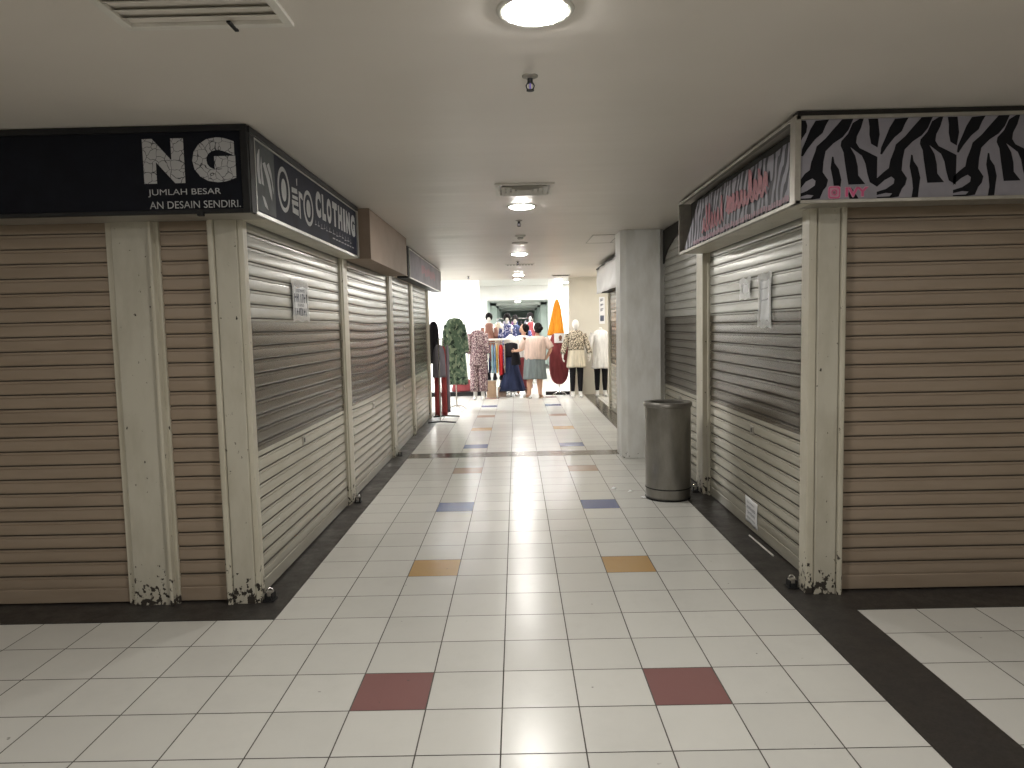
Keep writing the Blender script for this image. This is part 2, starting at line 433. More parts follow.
shutter(8.45, 9.90, LP, 1, 'roller shutter between the bowed one and the last on the left', lock=(9.18, .74))
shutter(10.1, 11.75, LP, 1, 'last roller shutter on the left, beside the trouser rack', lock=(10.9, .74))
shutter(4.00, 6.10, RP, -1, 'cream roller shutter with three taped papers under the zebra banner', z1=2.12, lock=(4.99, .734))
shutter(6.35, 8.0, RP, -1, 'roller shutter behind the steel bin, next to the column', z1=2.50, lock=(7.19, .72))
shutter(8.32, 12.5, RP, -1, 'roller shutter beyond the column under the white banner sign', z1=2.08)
shutter(-1.925, -1.625, 3.865, -1, 'narrow tan roller shutter under the black sign with cracked letters', axis='x', mat='side_shutter', group=None)
shutter(-3.9, -2.17, 3.865, -1, 'wide tan roller shutter at the far left edge of the view', axis='x', mat='side_shutter', group=None)
shutter(1.745, 3.6, 3.845, -1, 'tan roller shutter facing the viewer under the zebra print panel', z1=2.11, axis='x', mat='side_shutter', group=None)
# shade at the top of the right bay by the column, painted as a dark arched sheet
mb = MB()
arch = [(RP-.022, 6.30, 2.52), (RP-.022, 8.0, 2.52), (RP-.022, 8.0, 2.12)] + [(RP-.022, 8.0-.06-1.2*(1-math.cos(q*PI/16)), 2.12+.30*math.sin(q*PI/16)) for q in range(1, 9)] + [(RP-.022, 6.30, 2.44)]
mb.prism(arch, (.016, 0, 0))
struct('trim_4', mb, M['dark_gap'])

# posts
def post(n, x0, x1, y0, y1, mat='cream', z1=2.13, lip=None):
    mb = MB(); mb.box(x0, x1, y0, y1, 0, z1)
    struct('trim_%d' % n, mb, M[mat], bevel=.005)
post(5, -1.595, -1.475, 3.815, 3.875); post(6, -1.475, -1.445, 3.825, 3.885, 'cream_rail')
post(7, -2.15, -1.945, 3.82, 3.89); post(8, -1.625, -1.597, 3.80, 3.87, 'cream_rail'); post(20, -1.945, -1.925, 3.80, 3.87, 'cream_rail')
post(9, -1.53, -1.45, 6.02, 6.18, 'cream_rail'); post(10, -1.53, -1.45, 8.22, 8.43, 'cream_rail')
post(11, -1.53, -1.45, 9.92, 10.08, 'cream_rail'); post(12, -1.53, -1.45, 11.77, 11.93, 'cream_rail')
post(13, 1.60, 1.715, 3.79, 3.90, z1=2.11); post(14, 1.557, 1.598, 3.80, 3.90, 'cream_rail', z1=2.11); post(15, 1.718, 1.742, 3.775, 3.86, 'cream_rail', z1=2.11)
post(16, 1.60, 1.70, 6.12, 6.33, 'cream_rail', z1=2.12); post(17, 1.62, 1.72, 12.5, 12.6, 'cream_rail', z1=2.1)
post(18, 1.59, 1.70, 3.90, 3.98, 'cream_rail', z1=2.11)

# floor bolts / padlock brackets at the post feet
def bracket(x, y, label):
    t = thing('floor_latch', label, 'latch', (x, y, .003), 'black floor latches at the post feet')
    mb = MB(); mb.box(x-.03, x+.03, y-.035, y+.035, .003, .012); mb.box(x-.022, x-.014, y-.03, y+.03, .012, .05); mb.box(x+.014, x+.022, y-.03, y+.03, .012, .05)
    build('bracket', mb, M['black'], t, bevel=.002)
    mb = MB(); mb.tube([(x+.018*math.cos(q*PI/8), y+.004, .05+.022*math.sin(q*PI/8)) for q in range(9)], .004, 6); build('shackle', mb, M['chrome'], t, smooth=True)
    mb = MB(); mb.box(x-.02, x+.02, y-.012, y+.012, .028, .056); build('padlock_body', mb, M['dull_alu'], t, bevel=.003)
bracket(-1.41, 3.86, 'small black floor latch at the foot of the left corner post')
bracket(-1.41, 6.08, 'small black floor latch between the first two left shutters')
bracket(-1.41, 8.32, 'small black floor latch beside the shutter with bowed slats')
bracket(1.56, 6.22, 'small black floor latch in the shadow beside the steel bin')
bracket(1.52, 3.90, 'small black floor latch at the foot of the right corner post')

# ------------------------------------------------------------------ signs, left
SX = -1.31
t = thing('shop_sign', 'black sign with big cracked white letters N G facing the viewer', 'sign', (-2.7, 3.60, 2.1))
mb = MB(); mb.box(-4.1, SX-.012, 3.605, 3.83, 2.10, 2.525); build('sign_box', mb, M['dull_alu'], t, bevel=.003)
mb = MB(); mb.box(-4.1, SX-.03, 3.594, 3.606, 2.118, 2.497); build('board', mb, M['sign_black'], t)
mb = MB(); mb.box(-4.1, SX, 3.58, 3.607, 2.497, 2.527); mb.box(-4.1, SX, 3.585, 3.607, 2.098, 2.118); mb.box(SX-.035, SX, 3.582, 3.607, 2.1, 2.5); build('frame', mb, M['black'], t, bevel=.003)
mb = MB()
for s, x, w in (('N', -1.835, .205), ('G', -1.59, .215)): text_mb(s, (x, 3.5935, 2.25), (1, 0, 0), (0, 0, 1), w, .218, .001, .075, mb)
build('large_lettering', mb, M['cracked'], t)
mb = MB(); text_mb('JUMLAH BESAR', (-1.82, 3.5935, 2.184), (1, 0, 0), (0, 0, 1), .365, .038, .001, .0, mb); build('small_lettering', mb, M['letter'], t)
mb = MB(); text_mb('AN DESAIN SENDIRI.', (-1.815, 3.5935, 2.126), (1, 0, 0), (0, 0, 1), .455, .036, .001, .0, mb)
build('small_lettering', mb, M['letter'], t)
mb = MB(); mb.box(-1.575, -1.545, 3.575, 3.60, 2.085, 2.112); build('clip', mb, M['black'], t, bevel=.002)

def rect_ring(mb, y0, y1, z0, z1, w, x0, x1):
    mb.box(x0, x1, y0, y1, z0, z0+w); mb.box(x0, x1, y0, y1, z1-w, z1); mb.box(x0, x1, y0, y0+w, z0+w, z1-w); mb.box(x0, x1, y1-w, y1, z0+w, z1-w)
t = thing('shop_sign', 'dark blue clothing shop sign with grey letters along the left wall', 'sign', (-1.38, 4.8, 2.1))
mb = MB(); mb.box(-1.459, SX-.012, 3.832, 6.03, 2.10, 2.52); build('sign_box', mb, M['cream_rail'], t, bevel=.003)
mb = MB(); mb.box(SX-.012, SX-.004, 3.64, 6.0, 2.118, 2.50); build('board', mb, M['sign_navy'], t)
mb = MB(); mb.box(SX-.02, SX+.008, 3.60, 6.03, 2.49, 2.525); mb.box(SX-.013, SX+.004, 3.60, 3.672, 2.1, 2.5); build('frame', mb, M['black'], t, bevel=.003)
mb = MB(); rect_ring(mb, 3.68, 6.02, 2.112, 2.488, .007, SX-.006, SX+.002); mb.box(SX-.01, SX+.006, 5.985, 6.03, 2.10, 2.49); mb.box(SX-.006, SX+.006, 3.66, 6.03, 2.10, 2.113); build('trim_strip', mb, M['alu'], t)
def ellr(cy, cz, ry, rz, w=None, n=36):
    o = [(SX-.003, cy+ry*math.cos(2*PI*k/n), cz+rz*math.sin(2*PI*k/n)) for k in range(n)]
    m = MB()
    if w is None: m.add(o, [tuple(range(n))]); return m
    i = [(SX-.003, cy+(ry-w)*math.cos(2*PI*k/n), cz+(rz-w)*math.sin(2*PI*k/n)) for k in range(n)]
    return m.add(o+i, [(k, (k+1) % n, n+(k+1) % n, n+k) for k in range(n)])
def addmb(a, b): a.add(b.v, b.f); return a
mb = MB()
for cy, cz, ry, rz in ((4.135, 2.312, .108, .128), (4.615, 2.285, .108, .112)):
    addmb(mb, ellr(cy, cz, ry, rz, .026)); addmb(mb, ellr(cy, cz-.002, ry*.42, rz*.50))
def flat(mb, pts): mb.add([(SX-.003, y, z) for y, z in pts], [tuple(range(len(pts)))])
# second letter: two stacked blocks with slits; accent above; arch letter
flat(mb, [(4.281, 2.357), (4.387, 2.362), (4.393, 2.333), (4.281, 2.326)]); flat(mb, [(4.289, 2.313), (4.393, 2.316), (4.393, 2.296), (4.289, 2.293)])
flat(mb, [(4.275, 2.282), (4.399, 2.287), (4.399, 2.260), (4.275, 2.256)]); flat(mb, [(4.281, 2.256), (4.305, 2.256), (4.305, 2.223), (4.281, 2.223)]); flat(mb, [(4.281, 2.241), (4.399, 2.238), (4.399, 2.203), (4.281, 2.208)])
flat(mb, [(4.375, 2.423), (4.397, 2.428), (4.393, 2.385), (4.381, 2.381)])
flat(mb, [(4.417, 2.357), (4.443, 2.357), (4.443, 2.192), (4.417, 2.197)]); flat(mb, [(4.443, 2.357), (4.487, 2.351), (4.499, 2.313), (4.443, 2.324)])
build('round_lettering', mb, M['letter'], t)
mb = MB(); xs = 4.785
for s, w in zip('CLOTHING', (.125, .09, .125, .13, .125, .06, .13, .14)):
    text_mb(s, (SX-.004, xs, 2.262), (0, 1, 0), (0, 0, 1), w, .175, .0015, .07, mb); xs += w+.032
build('name_lettering', mb, M['letter'], t)
mb = MB(); rnd = random.Random(3); y = 4.75
while y < 5.8:
    w = rnd.uniform(.03, .09); z = 2.20+rnd.uniform(-.006, .006)
    flat(mb, [(y, z), (y+w, z+.004), (y+w, z+.010), (y, z+.006)]); flat(mb, [(y+w*.3, z), (y+w*.3+.008, z), (y+w*.5, z+.035), (y+w*.4, z+.035)]); y += w+.02
y = 5.2
while y < 5.85:
    w = rnd.uniform(.03, .08); flat(mb, [(y, 2.165), (y+w, 2.167), (y+w, 2.176), (y, 2.174)]); y += w+.02
build('script_lettering', mb, M['letter_dim'], t)
# leaf-like logo
mb = MB()
def leaf(mb, pts): flat(mb, pts)
leaf(mb, [(3.73, 2.27), (3.715, 2.34), (3.725, 2.41), (3.75, 2.445), (3.765, 2.45), (3.755, 2.38), (3.755, 2.31), (3.765, 2.27)])
leaf(mb, [(3.775, 2.275), (3.765, 2.36), (3.785, 2.42), (3.79, 2.35), (3.81, 2.27)])
leaf(mb, [(3.80, 2.385), (3.84, 2.40), (3.90, 2.33), (3.93, 2.25), (3.925, 2.21), (3.90, 2.235), (3.86, 2.31)])
leaf(mb, [(3.775, 2.215), (3.81, 2.21), (3.85, 2.17), (3.86, 2.15), (3.81, 2.165)])
leaf(mb, [(3.865, 2.39), (3.90, 2.41), (3.935, 2.36), (3.955, 2.28), (3.95, 2.25), (3.93, 2.32)])
build('logo', mb, M['letter'], t)
mb = MB(); mb.box(SX-.0045, SX-.0035, 3.69, 3.985, 2.13, 2.48); build('logo_panel', mb, M['leaf_grey'], t)

t = thing('fascia_box', 'plain beige box without writing between two signs on the left', 'box', (-1.35, 7.1, 2.1))
mb = MB(); mb.box(-1.458, -1.225, 6.10, 8.15, 2.105, 2.528); build('box_body', mb, M['beige_box'], t, bevel=.004)
mb = MB(); mb.box(-1.228, -1.221, 6.10, 8.15, 2.10, 2.112); mb.box(-1.228, -1.220, 6.095, 6.107, 2.105, 2.525); build('edge_strip', mb, M['beige_box'], t)

t = thing('shop_sign', 'faded grey sign with a pink patch, furthest on the left wall', 'sign', (-1.38, 10.7, 2.13))
mb = MB(); mb.box(-1.46, SX-.01, 8.86, 12.62, 2.135, 2.525); build('sign_box', mb, M['black'], t)
mb = MB(); mb.box(SX-.012, SX-.004, 8.95, 12.6, 2.15, 2.50); build('board', mb, M['sign_grey'], t)
mb = MB(); rect_ring(mb, 8.93, 12.62, 2.135, 2.505, .014, SX-.008, SX+.003); build('frame', mb, M['alu'], t)
mb = MB(); rnd = random.Random(5)
for k in range(9):
    y = 10.1+k*.19; z = 2.33+.02*math.sin(k*2.); w = .15
    for q in range(3): flat(mb, [(y+q*.05, z-.05+rnd.uniform(-.01, .01)), (y+.03+q*.05, z-.05), (y+.035+q*.05, z+.06+rnd.uniform(-.02, .02)), (y+.008+q*.05, z+.06)])
build('pink_lettering', mb, M['rose'], t)

# ------------------------------------------------------------------ signs, right
t = thing('shop_sign', 'zebra print panel with pink letters facing the viewer', 'sign', (2.4, 3.6, 2.1))
mb = MB(); mb.box(1.50, 4.1, 3.614, 3.808, 2.085, 2.50); build('sign_box', mb, M['dull_alu'], t, bevel=.003)
mb = MB(); mb.box(1.425, 4.1, 3.603, 3.613, 2.092, 2.49); build('board', mb, M['zebra_light'], t)
mb = MB(); mb.box(1.40, 4.1, 3.592, 3.615, 2.485, 2.503); mb.box(1.40, 4.1, 3.592, 3.615, 2.078, 2.095); mb.box(1.396, 1.426, 3.592, 3.66, 2.078, 2.503); build('frame', mb, M['dull_alu'], t, bevel=.002)
mb = MB(); mb.box(1.41, 4.1, 3.60, 3.66, 2.503, 2.527); build('top_gap', mb, M['dark_gap'], t)
S = [[(50,80),(85,82),(97,120),(90,170),(60,215),(46,238)],
 [(160,85),(265,77),(240,120),(215,180),(160,225),(130,262),(100,300),(65,355),(52,350),(58,300),(90,225),(120,150)],
 [(365,78),(450,75),(415,160),(370,215),(300,260),(240,320),(225,400),(220,480),(262,540),(250,590),(225,620),(200,680),(140,690),(30,690),(30,680),(130,677),(150,655),(100,650),(30,665),(30,640),(100,620),(160,580),(165,545),(140,525),(90,550),(30,602),(30,535),(80,490),(120,460),(130,400),(160,320),(170,280),(240,220),(300,150)],
 [(290,360),(302,365),(310,410),(345,460),(365,540),(358,600),(350,690),(300,690),(310,620),(300,540),(280,450)],
 [(500,75),(530,75),(510,150),(480,210),(475,260),(500,300),(560,330),(640,372),(640,600),(585,565),(565,500),(548,420),(520,360),(430,292),(470,360),(490,440),(495,510),(550,578),(420,580),(412,540),(400,470),(388,400),(378,330),(355,280),(360,245),(410,190),(445,110)],
 [(430,690),(420,650),(440,600),(470,640),(500,690)],
 [(565,80),(640,80),(655,200),(640,300),(590,270),(575,200),(575,140)]]
more = []
for dx, idx in ((610, (1, 2, 3, 4, 6)), (1200, (1, 2, 3, 4, 6)), (1790, (1, 2, 3, 4, 6)), (2400, (1, 2, 3, 4, 6)), (3000, (1, 2, 3, 4, 6))):
    for i in idx: more.append([(x+dx, y) for x, y in S[i]])
mb = MB()
for pl in S+more:
    pts = [(min(max(1.428, 1.426+(x-45)*.00064), 4.09), 3.6022, 2.486-(min(max(y, 77), 689)-75)*.000633) for x, y in pl]
    mb.add(pts, [tuple(range(len(pts)))])
build('zebra_stripes', mb, M['zebra_dark'], t)
mb = MB(); text_mb('IVY', (1.652, 3.6015, 2.108), (1, 0, 0), (0, 0, 1), .112, .044, .0006, .03, mb)
def ring_xz(mb, cx, cz, r, w, n=28, sq=0):
    def P(rr, a):
        c_, s_ = math.cos(a), math.sin(a)
        k = 1/(abs(c_)**sq + abs(s_)**sq)**(1/sq) if sq else 1
        return (cx+rr*k*c_, 3.601, cz+rr*k*s_)
    o = [P(r, 2*PI*q/n) for q in range(n)]; i = [P(r-w, 2*PI*q/n) for q in range(n)]
    mb.add(o+i, [(q, (q+1) % n, n+(q+1) % n, n+q) for q in range(n)])
ring_xz(mb, 1.596, 2.130, .029, .006, sq=6); ring_xz(mb, 1.596, 2.130, .015, .005)
mb.box(1.611, 1.616, 3.6005, 3.601, 2.145, 2.150)
build('pink_lettering', mb, M['pink'], t)
mb = MB(); text_mb('IVY', (1.648, 3.6019, 2.104), (1, 0, 0), (0, 0, 1), .12, .052, .0003, .06, mb); ring_xz(mb, 1.596, 2.130, .032, .035, sq=6)
for i, v in enumerate(mb.v): mb.v[i] = (v[0], 3.6016, v[2])
build('lettering_outline', mb, M['pink_edge'], t)

BX = 1.425
t = thing('banner_sign', 'zebra print banner with rose lettering sagging in an open frame', 'sign', (1.5, 4.85, 2.1))
mb = MB(); mb.box(BX+.075, 1.639, 3.812, 6.10, 2.096, 2.50); build('sign_box', mb, M['dark_gap'], t)
mb = MB(); mb.box(1.405, 1.638, 3.812, 6.12, 2.084, 2.094); mb.box(1.405, 1.50, 3.618, 3.812, 2.084, 2.094); build('soffit', mb, M['cream_rail'], t)
mb = MB(); mb.box(1.402, 1.43, 3.60, 6.14, 2.492, 2.51); mb.box(1.402, 1.43, 3.60, 6.14, 2.078, 2.098); mb.box(1.402, 1.43, 6.12, 6.14, 2.08, 2.50); build('frame', mb, M['dull_alu'], t, bevel=.002)
mb = MB(); mb.box(1.43, 1.64, 6.12, 6.135, 2.09, 2.50); build('end_plate', mb, M['dull_alu'], t)
def bxf(y, z):   # gentle billow of the banner
    return BX+.012+.005*math.sin(y*5)
def top(y): return 2.425+.02*(y-3.7)/1.9 - .01*abs(math.sin(y*9)) if y < 5.6 else 2.455-(y-5.6)/.45*.33
mb = MB(); ny, nz = 60, 8; vs = []
for i in range(ny+1):
    y = 3.70+(6.04-3.70)*i/ny
    for k in range(nz+1):
        z = 2.104+(top(y)-2.104)*k/nz; vs.append((bxf(y, z), y, z))
mb.add(vs, [(i*(nz+1)+k, (i+1)*(nz+1)+k, (i+1)*(nz+1)+k+1, i*(nz+1)+k+1) for i in range(ny) for k in range(nz)])
def zebra_mat():
    m, nt, b = new_mat('zebra_banner_print'); setp(b, .5, 0, .25)
    p = geo_pos(nt); sx = N(nt, 'ShaderNodeSeparateXYZ'); nt.links.new(p, sx.inputs[0])
    u = math_(nt, 'ADD', math_(nt, 'MULTIPLY', sx.outputs[1], 78.), math_(nt, 'MULTIPLY', sx.outputs[2], 26.))
    n = noise(nt, mapping(nt, p, (1, 1, .55)), 6.5, 2, .5)
    u = math_(nt, 'ADD', u, math_(nt, 'MULTIPLY', n, 15.))
    w = math_(nt, 'ADD', math_(nt, 'SINE', u), math_(nt, 'MULTIPLY', noise(nt, p, 9., 1), .8))
    nt.links.new(ramp(nt, w, [(.30, (.022, .023, .036)), (.42, (.36, .355, .42))]), b.inputs['Base Color'])
    return m
bn = build('banner', mb, zebra_mat(), t, smooth=True); sm = bn.modifiers.new('thickness', 'SOLIDIFY'); sm.thickness = .002; sm.offset = -1 if False else 0
def scrawl(y0, y1, zb, zh, seed, r=.011):
    """broad looping brush strokes of the faded lettering"""
    rnd = random.Random(seed); m = MB(); y = y1
    while y > y0+.05:
        w = rnd.uniform(.07, .11); hgt = zh*rnd.choice((.55, .6, 1., .65)); pts = []
        for q in range(15):
            a = q/14*2*PI*.95; yy = y-w*(q/14)-.02*math.sin(a); z = zb+hgt*.5-hgt*.5*math.cos(a*1.0)
            pts.append((bxf(yy, z)-.008, yy, z))
        vs = []
        for q, p in enumerate(pts):
            rr = r*(.7+.6*abs(math.sin(q*.6+seed)))
            vs += [(p[0], p[1]-rr, p[2]-rr*.4), (p[0], p[1]+rr, p[2]+rr*.4)]
        m.add(vs, [(2*k, 2*k+1, 2*k+3, 2*k+2) for k in range(len(pts)-1)]); y -= w*.85
    return m
mb = scrawl(4.12, 4.80, 2.215, .17, 1, .017); addmb(mb, scrawl(4.08, 4.42, 2.25, .16, 5, .024)); addmb(mb, scrawl(4.5, 4.85, 2.24, .15, 8, .02)); addmb(mb, scrawl(4.95, 5.5, 2.18, .19, 2, .016))
build('rose_lettering', mb, M['rose'], bn)
mb = MB(); y = 3.75; rnd = random.Random(9)
while y < 5.7:
    w = rnd.uniform(.02, .05); z = 2.135+rnd.uniform(-.006, .006)
    mb.add([(bxf(y, z)-.009, y, z-.016), (bxf(y, z)-.009, y+w, z-.014), (bxf(y, z)-.009, y+w*.9, z+.018), (bxf(y, z)-.009, y+w*.1, z+.014)], [(0, 1, 2, 3)]); y += w+.008
build('small_lettering', mb, M['rose_pale'], bn)

t = thing('banner_sign', 'plain white fabric banner sign beyond the column', 'sign', (1.5, 11.1, 2.05))
mb = MB(); mb.box(1.45, 1.64, 9.7, 12.5, 2.05, 2.47); build('sign_box', mb, M['dark_gap'], t)
mb = MB(); vs = []; ny, nz = 40, 8
for i in range(ny+1):
    for k in range(nz+1):
        y = 9.66+2.88*i/ny; z = 2.03+.42*k/nz; vs.append((1.425+.012*math.sin(y*7+z*9)+.01*math.sin(z*16+y*2), y, z))
mb.add(vs, [(i*(nz+1)+k, (i+1)*(nz+1)+k, (i+1)*(nz+1)+k+1, i*(nz+1)+k+1) for i in range(ny) for k in range(nz)])
b_ = build('banner', mb, M['white_banner'], t, smooth=True); sm = b_.modifiers.new('t', 'SOLIDIFY'); sm.thickness = .002
mb = MB(); mb.box(1.42, 1.46, 9.66, 12.54, 2.455, 2.475); build('frame', mb, M['black'], t)

# ------------------------------------------------------------------ papers
def paper(name, label, X, nrm, y0, y1, z0, z1, mat='paper', lines=(), tape=True, skew=0., cat='notice'):
    t = thing(name, label, cat, (X, (y0+y1)/2, z0))
    n = 8; vs = []; rnd = random.Random(int(y0*1000))
    for i in range(n+1):
        for k in range(n+1):
            y = y0+(y1-y0)*i/n; z = z0+(z1-z0)*k/n + skew*(i/n-.5)
            vs.append((X+nrm*(.002+.0022*math.sin(i*1.3+k*.7+y0)), y, z))
    mb = MB(); mb.add(vs, [(i*(n+1)+k, (i+1)*(n+1)+k, (i+1)*(n+1)+k+1, i*(n+1)+k+1) for i in range(n) for k in range(n)])
    s = build('sheet', mb, M[mat], t, smooth=True); s.modifiers.new('t', 'SOLIDIFY').thickness = .001
    if tape:
        mb = MB(); w, h = y1-y0, z1-z0
        for (a, b, c, d) in ((y0-.03, y1+.03, z1-.02, z1+.025), (y0-.025, y1+.03, z0-.03, z0+.012), (y0-.02, y0+.02, z0, z1), (y1-.02, y1+.02, z0, z1)):
            m = 6; vs = []
            for i in range(m+1):
                for zz in (c, d): vs.append((X+nrm*(.0075+.002*math.sin(i*2+c*9)), a+(b-a)*i/m, zz+.008*math.sin(i*1.9+d*7)))
            mb.add(vs, [(2*i, 2*i+1, 2*i+3, 2*i+2) for i in range(m)])
        build('tape', mb, M['tape'], t, smooth=True)
    if lines:
        mb = MB(); w = y1-y0
        for (zc, hh, a, b) in lines:
            y = y0+a*w
            while y < y0+b*w:
                sw = hh*rnd.uniform(.35, .6); lean = rnd.uniform(-.2, .2)*hh
                zz = z0+zc*(z1-z0)+skew*((y-y0)/w-.5)
                th = hh*.22
                xx = X+nrm*.0062
                mb.add([(xx, y, zz-hh/2), (xx, y+th, zz-hh/2), (xx, y+th+lean, zz+hh/2), (xx, y+lean, zz+hh/2)], [(0, 1, 2, 3)])
                if rnd.random() < .75:
                    q = zz+rnd.choice((-.45, 0, .35))*hh; mb.add([(xx, y, q), (xx, y+sw, q), (xx, y+sw, q+th*.8), (xx, y, q+th*.8)], [(0, 1, 2, 3)])
                y += sw+hh*.25
        build('writing', mb, M['ink'], t)
    return t
paper('taped_notice', 'crumpled white notice with dark print on the left shutter', LP+.0135, 1, 4.70, 5.02, 1.60, 1.82, lines=[(.80, .022, .25, .8), (.57, .06, .08, .92), (.36, .018, .3, .75), (.14, .055, .08, .92)])
paper('taped_paper', 'small square white paper under tape beside the long grey one', RP-.0135, -1, 5.03, 5.22, 1.69, 1.785)
paper('taped_paper', 'long grey white paper strip taped on the right shutter', RP-.0135, -1, 4.62, 4.83, 1.49, 1.79, mat='paper_grey', lines=[(.75, .008, .2, .8), (.5, .01, .2, .8)], skew=-.01)
paper('handwritten_notice', 'small white handwritten note low on the right shutter', RP-.0135, -1, 4.86, 5.11, .05, .235, lines=[(.82, .012, .2, .8), (.62, .02, .15, .85), (.42, .02, .15, .8), (.22, .014, .15, .85)], tape=False, skew=.012)

mb = MB(); mb.tube([(1.60, 4.87, .009), (1.607, 4.43, .009)], .006, 10); tag(build('white_stick', mb, M['plastic'], smooth=True, origin=(1.6, 4.65, .003)), 'thin white stick on the dark granite strip under the handwritten note', 'stick')

# litter near the bin
def scrap(x, y, s, label):
    rnd = random.Random(int(x*999)); mb = MB(); n = 7
    ring = [(x+s*math.cos(2*PI*k/n)*rnd.uniform(.6, 1.1), y+s*.8*math.sin(2*PI*k/n)*rnd.uniform(.6, 1.1), .002+rnd.uniform(0, .012)) for k in range(n)]
    mb.add(ring+[(x, y, .02)], [(k, (k+1) % n, n) for k in range(n)] + [tuple(range(n))[::-1]])
    tag(build('paper_scrap', mb, M['paper'], origin=(x, y, 0)), label, 'litter', 'paper scraps on the floor by the bin')
scrap(.86, 6.40, .028, 'crumpled white paper scrap lying furthest from the steel bin')
scrap(.99, 6.27, .025, 'small white paper scrap between the other two beside the bin')
scrap(1.07, 6.03, .03, 'white paper scrap touching the foot of the steel bin')

# ------------------------------------------------------------------ bin
bxc, byc, br = 1.285, 6.06, .193
t = thing('trash_bin', 'tall round dull steel bin standing by the column', 'bin', (bxc, byc, 0))
mb = MB(); mb.lathe(bxc, byc, [(.01, .012), (br-.008, .012), (br-.004, .02), (br-.002, .10), (br, .104), (br, .80), (br-.006, .80), (br-.008, .1), (.01, .06)], 48); build('body', mb, M['steel_bin'], t, smooth=True)
mb = MB(); mb.lathe(bxc, byc, [(br-.02, .790), (br+.006, .792), (br+.013, .80), (br+.013, .822), (br+.006, .832), (br-.03, .834), (br-.045, .826), (br-.045, .80), (br-.02, .790)], 48); build('rim', mb, M['steel_bin'], t, smooth=True)
mb = MB(); mb.lathe(bxc, byc, [(br-.012, 0), (br+.002, 0), (br+.002, .012), (br-.012, .012), (br-.012, 0)], 48); mb.lathe(bxc, byc, [(br+.0, .094), (br+.0025, .096), (br+.0025, .102), (br, .104)], 48); build('base_ring', mb, M['black'], t, smooth=True)
mb = MB(); mb.lathe(bxc, byc, [(.001, .60), (br-.008, .62)], 32); build('liner', mb, M['dark_gap'], t)

# ------------------------------------------------------------------ ceiling fittings
def downlight(x, y, z, r, label, mat='lamp', gr='round recessed ceiling lights in a row'):
    t = thing('ceiling_light', label, 'ceiling light', (x, y, z), gr)
    mb = MB(); mb.lathe(x, y, [(r, z+.0), (r, z-.006), (r+.012, z-.008), (r+.022, z-.004), (r+.024, z)], 40); build('trim_ring', mb, M['plastic'], t, smooth=True)
    mb = MB(); mb.lathe(x, y, [(.001, z-.020), (r*.35, z-.0195), (r*.65, z-.017), (r*.88, z-.012), (r*.97, z-.007), (r, z-.003)], 40); d = build('diffuser', mb, M[mat], t, smooth=True)
    return t
d0 = downlight(.085, 2.41, H, .105, 'round recessed ceiling light nearest the viewer')
for (y, lab) in ((6.20, 'round recessed ceiling light just behind the square vent'), (10.2, 'round recessed ceiling light beyond the smoke detectors'), (14.3, 'round recessed ceiling light beyond the long thin vent')):
    dup(d0, (.07, y, H), lab)
dup(d0, (.085, -1.3, H), 'round recessed ceiling light behind the viewer')
for x_ in (-3.2, 3.2):  # out-of-view lamps added to raise the ambient light near the viewer
    dup(d0, (x_, .6, H), 'added unseen ceiling light in the cross passage, %s of the viewer' % ('left' if x_ < 0 else 'right'))
def sprinkler(x, y, label, z=H):
    t = thing('sprinkler', label, 'sprinkler', (x, y, z), 'sprinkler heads on the ceiling')
    mb = MB(); mb.lathe(x, y, [(.033, z), (.033, z-.004), (.016, z-.012), (.012, z-.012)], 24); build('escutcheon', mb, M['dull_alu'], t, smooth=True)
    mb = MB(); mb.tube([(x, y, z-.008), (x, y, z-.03)], .011, 12)
    for s in (-1, 1): mb.tube([(x+s*.010, y, z-.028), (x+s*.017, y, z-.040), (x+s*.013, y, z-.052), (x, y, z-.058)], .0028, 6)
    build('frame_arms', mb, M['black'], t, smooth=True)
    mb = MB(); mb.tube([(x, y, z-.03), (x, y, z-.055)], .0035, 8); build('glass_bulb', mb, plum, t, smooth=True)
    mb = MB(); mb.lathe(x, y, [(.001, z-.061), (.016, z-.060), (.016, z-.057), (.001, z-.057)], 16); build('deflector', mb, M['black'], t)
    return t
plum = plain('violet_glass', (.18, .15, .45), .2)
s0 = sprinkler(.08, 3.02, 'dark sprinkler head nearest the viewer')
dup(s0, (.05, 7.0, H), 'small dark sprinkler head just behind the second ceiling light')
dup(s0, (.05, 11.3, H), 'tiny sprinkler head in front of the long thin vent')
dup(s0, (-.93, 14.3, H), 'tiny sprinkler head over the racks on the left')
def detector(x, y, r, label):
    t = thing('smoke_detector', label, 'smoke detector', (x, y, H), 'round detectors on the ceiling')
    mb = MB(); mb.lathe(x, y, [(r, H), (r, H-.012), (r*.9, H-.018), (r*.55, H-.022)], 28); build('base', mb, M['vent_paint'], t, smooth=True)
    mb = MB(); mb.lathe(x, y, [(r*.55, H-.020), (r*.52, H-.042), (r*.4, H-.050), (.001, H-.052)], 28); build('chamber', mb, M['vent_paint'], t, smooth=True)
    mb = MB(); mb.lathe(x, y, [(r*.56, H-.028), (r*.56, H-.034)], 28); build('slots', mb, M['black'], t)
    return t
detector(.07, 8.15, .06, 'round cream smoke detector with a stepped body')
t = thing('ceiling_speaker', 'flat dark rimmed round fitting behind the smoke detector', 'speaker', (.07, 8.85, H))
mb = MB(); mb.lathe(.07, 8.85, [(.10, H), (.10, H-.008), (.085, H-.012)], 32); build('rim', mb, M['dull_alu'], t, smooth=True)
mb = MB(); mb.lathe(.07, 8.85, [(.085, H-.010), (.001, H-.010)], 32); build('grille', mb, M['dull_alu'], t)

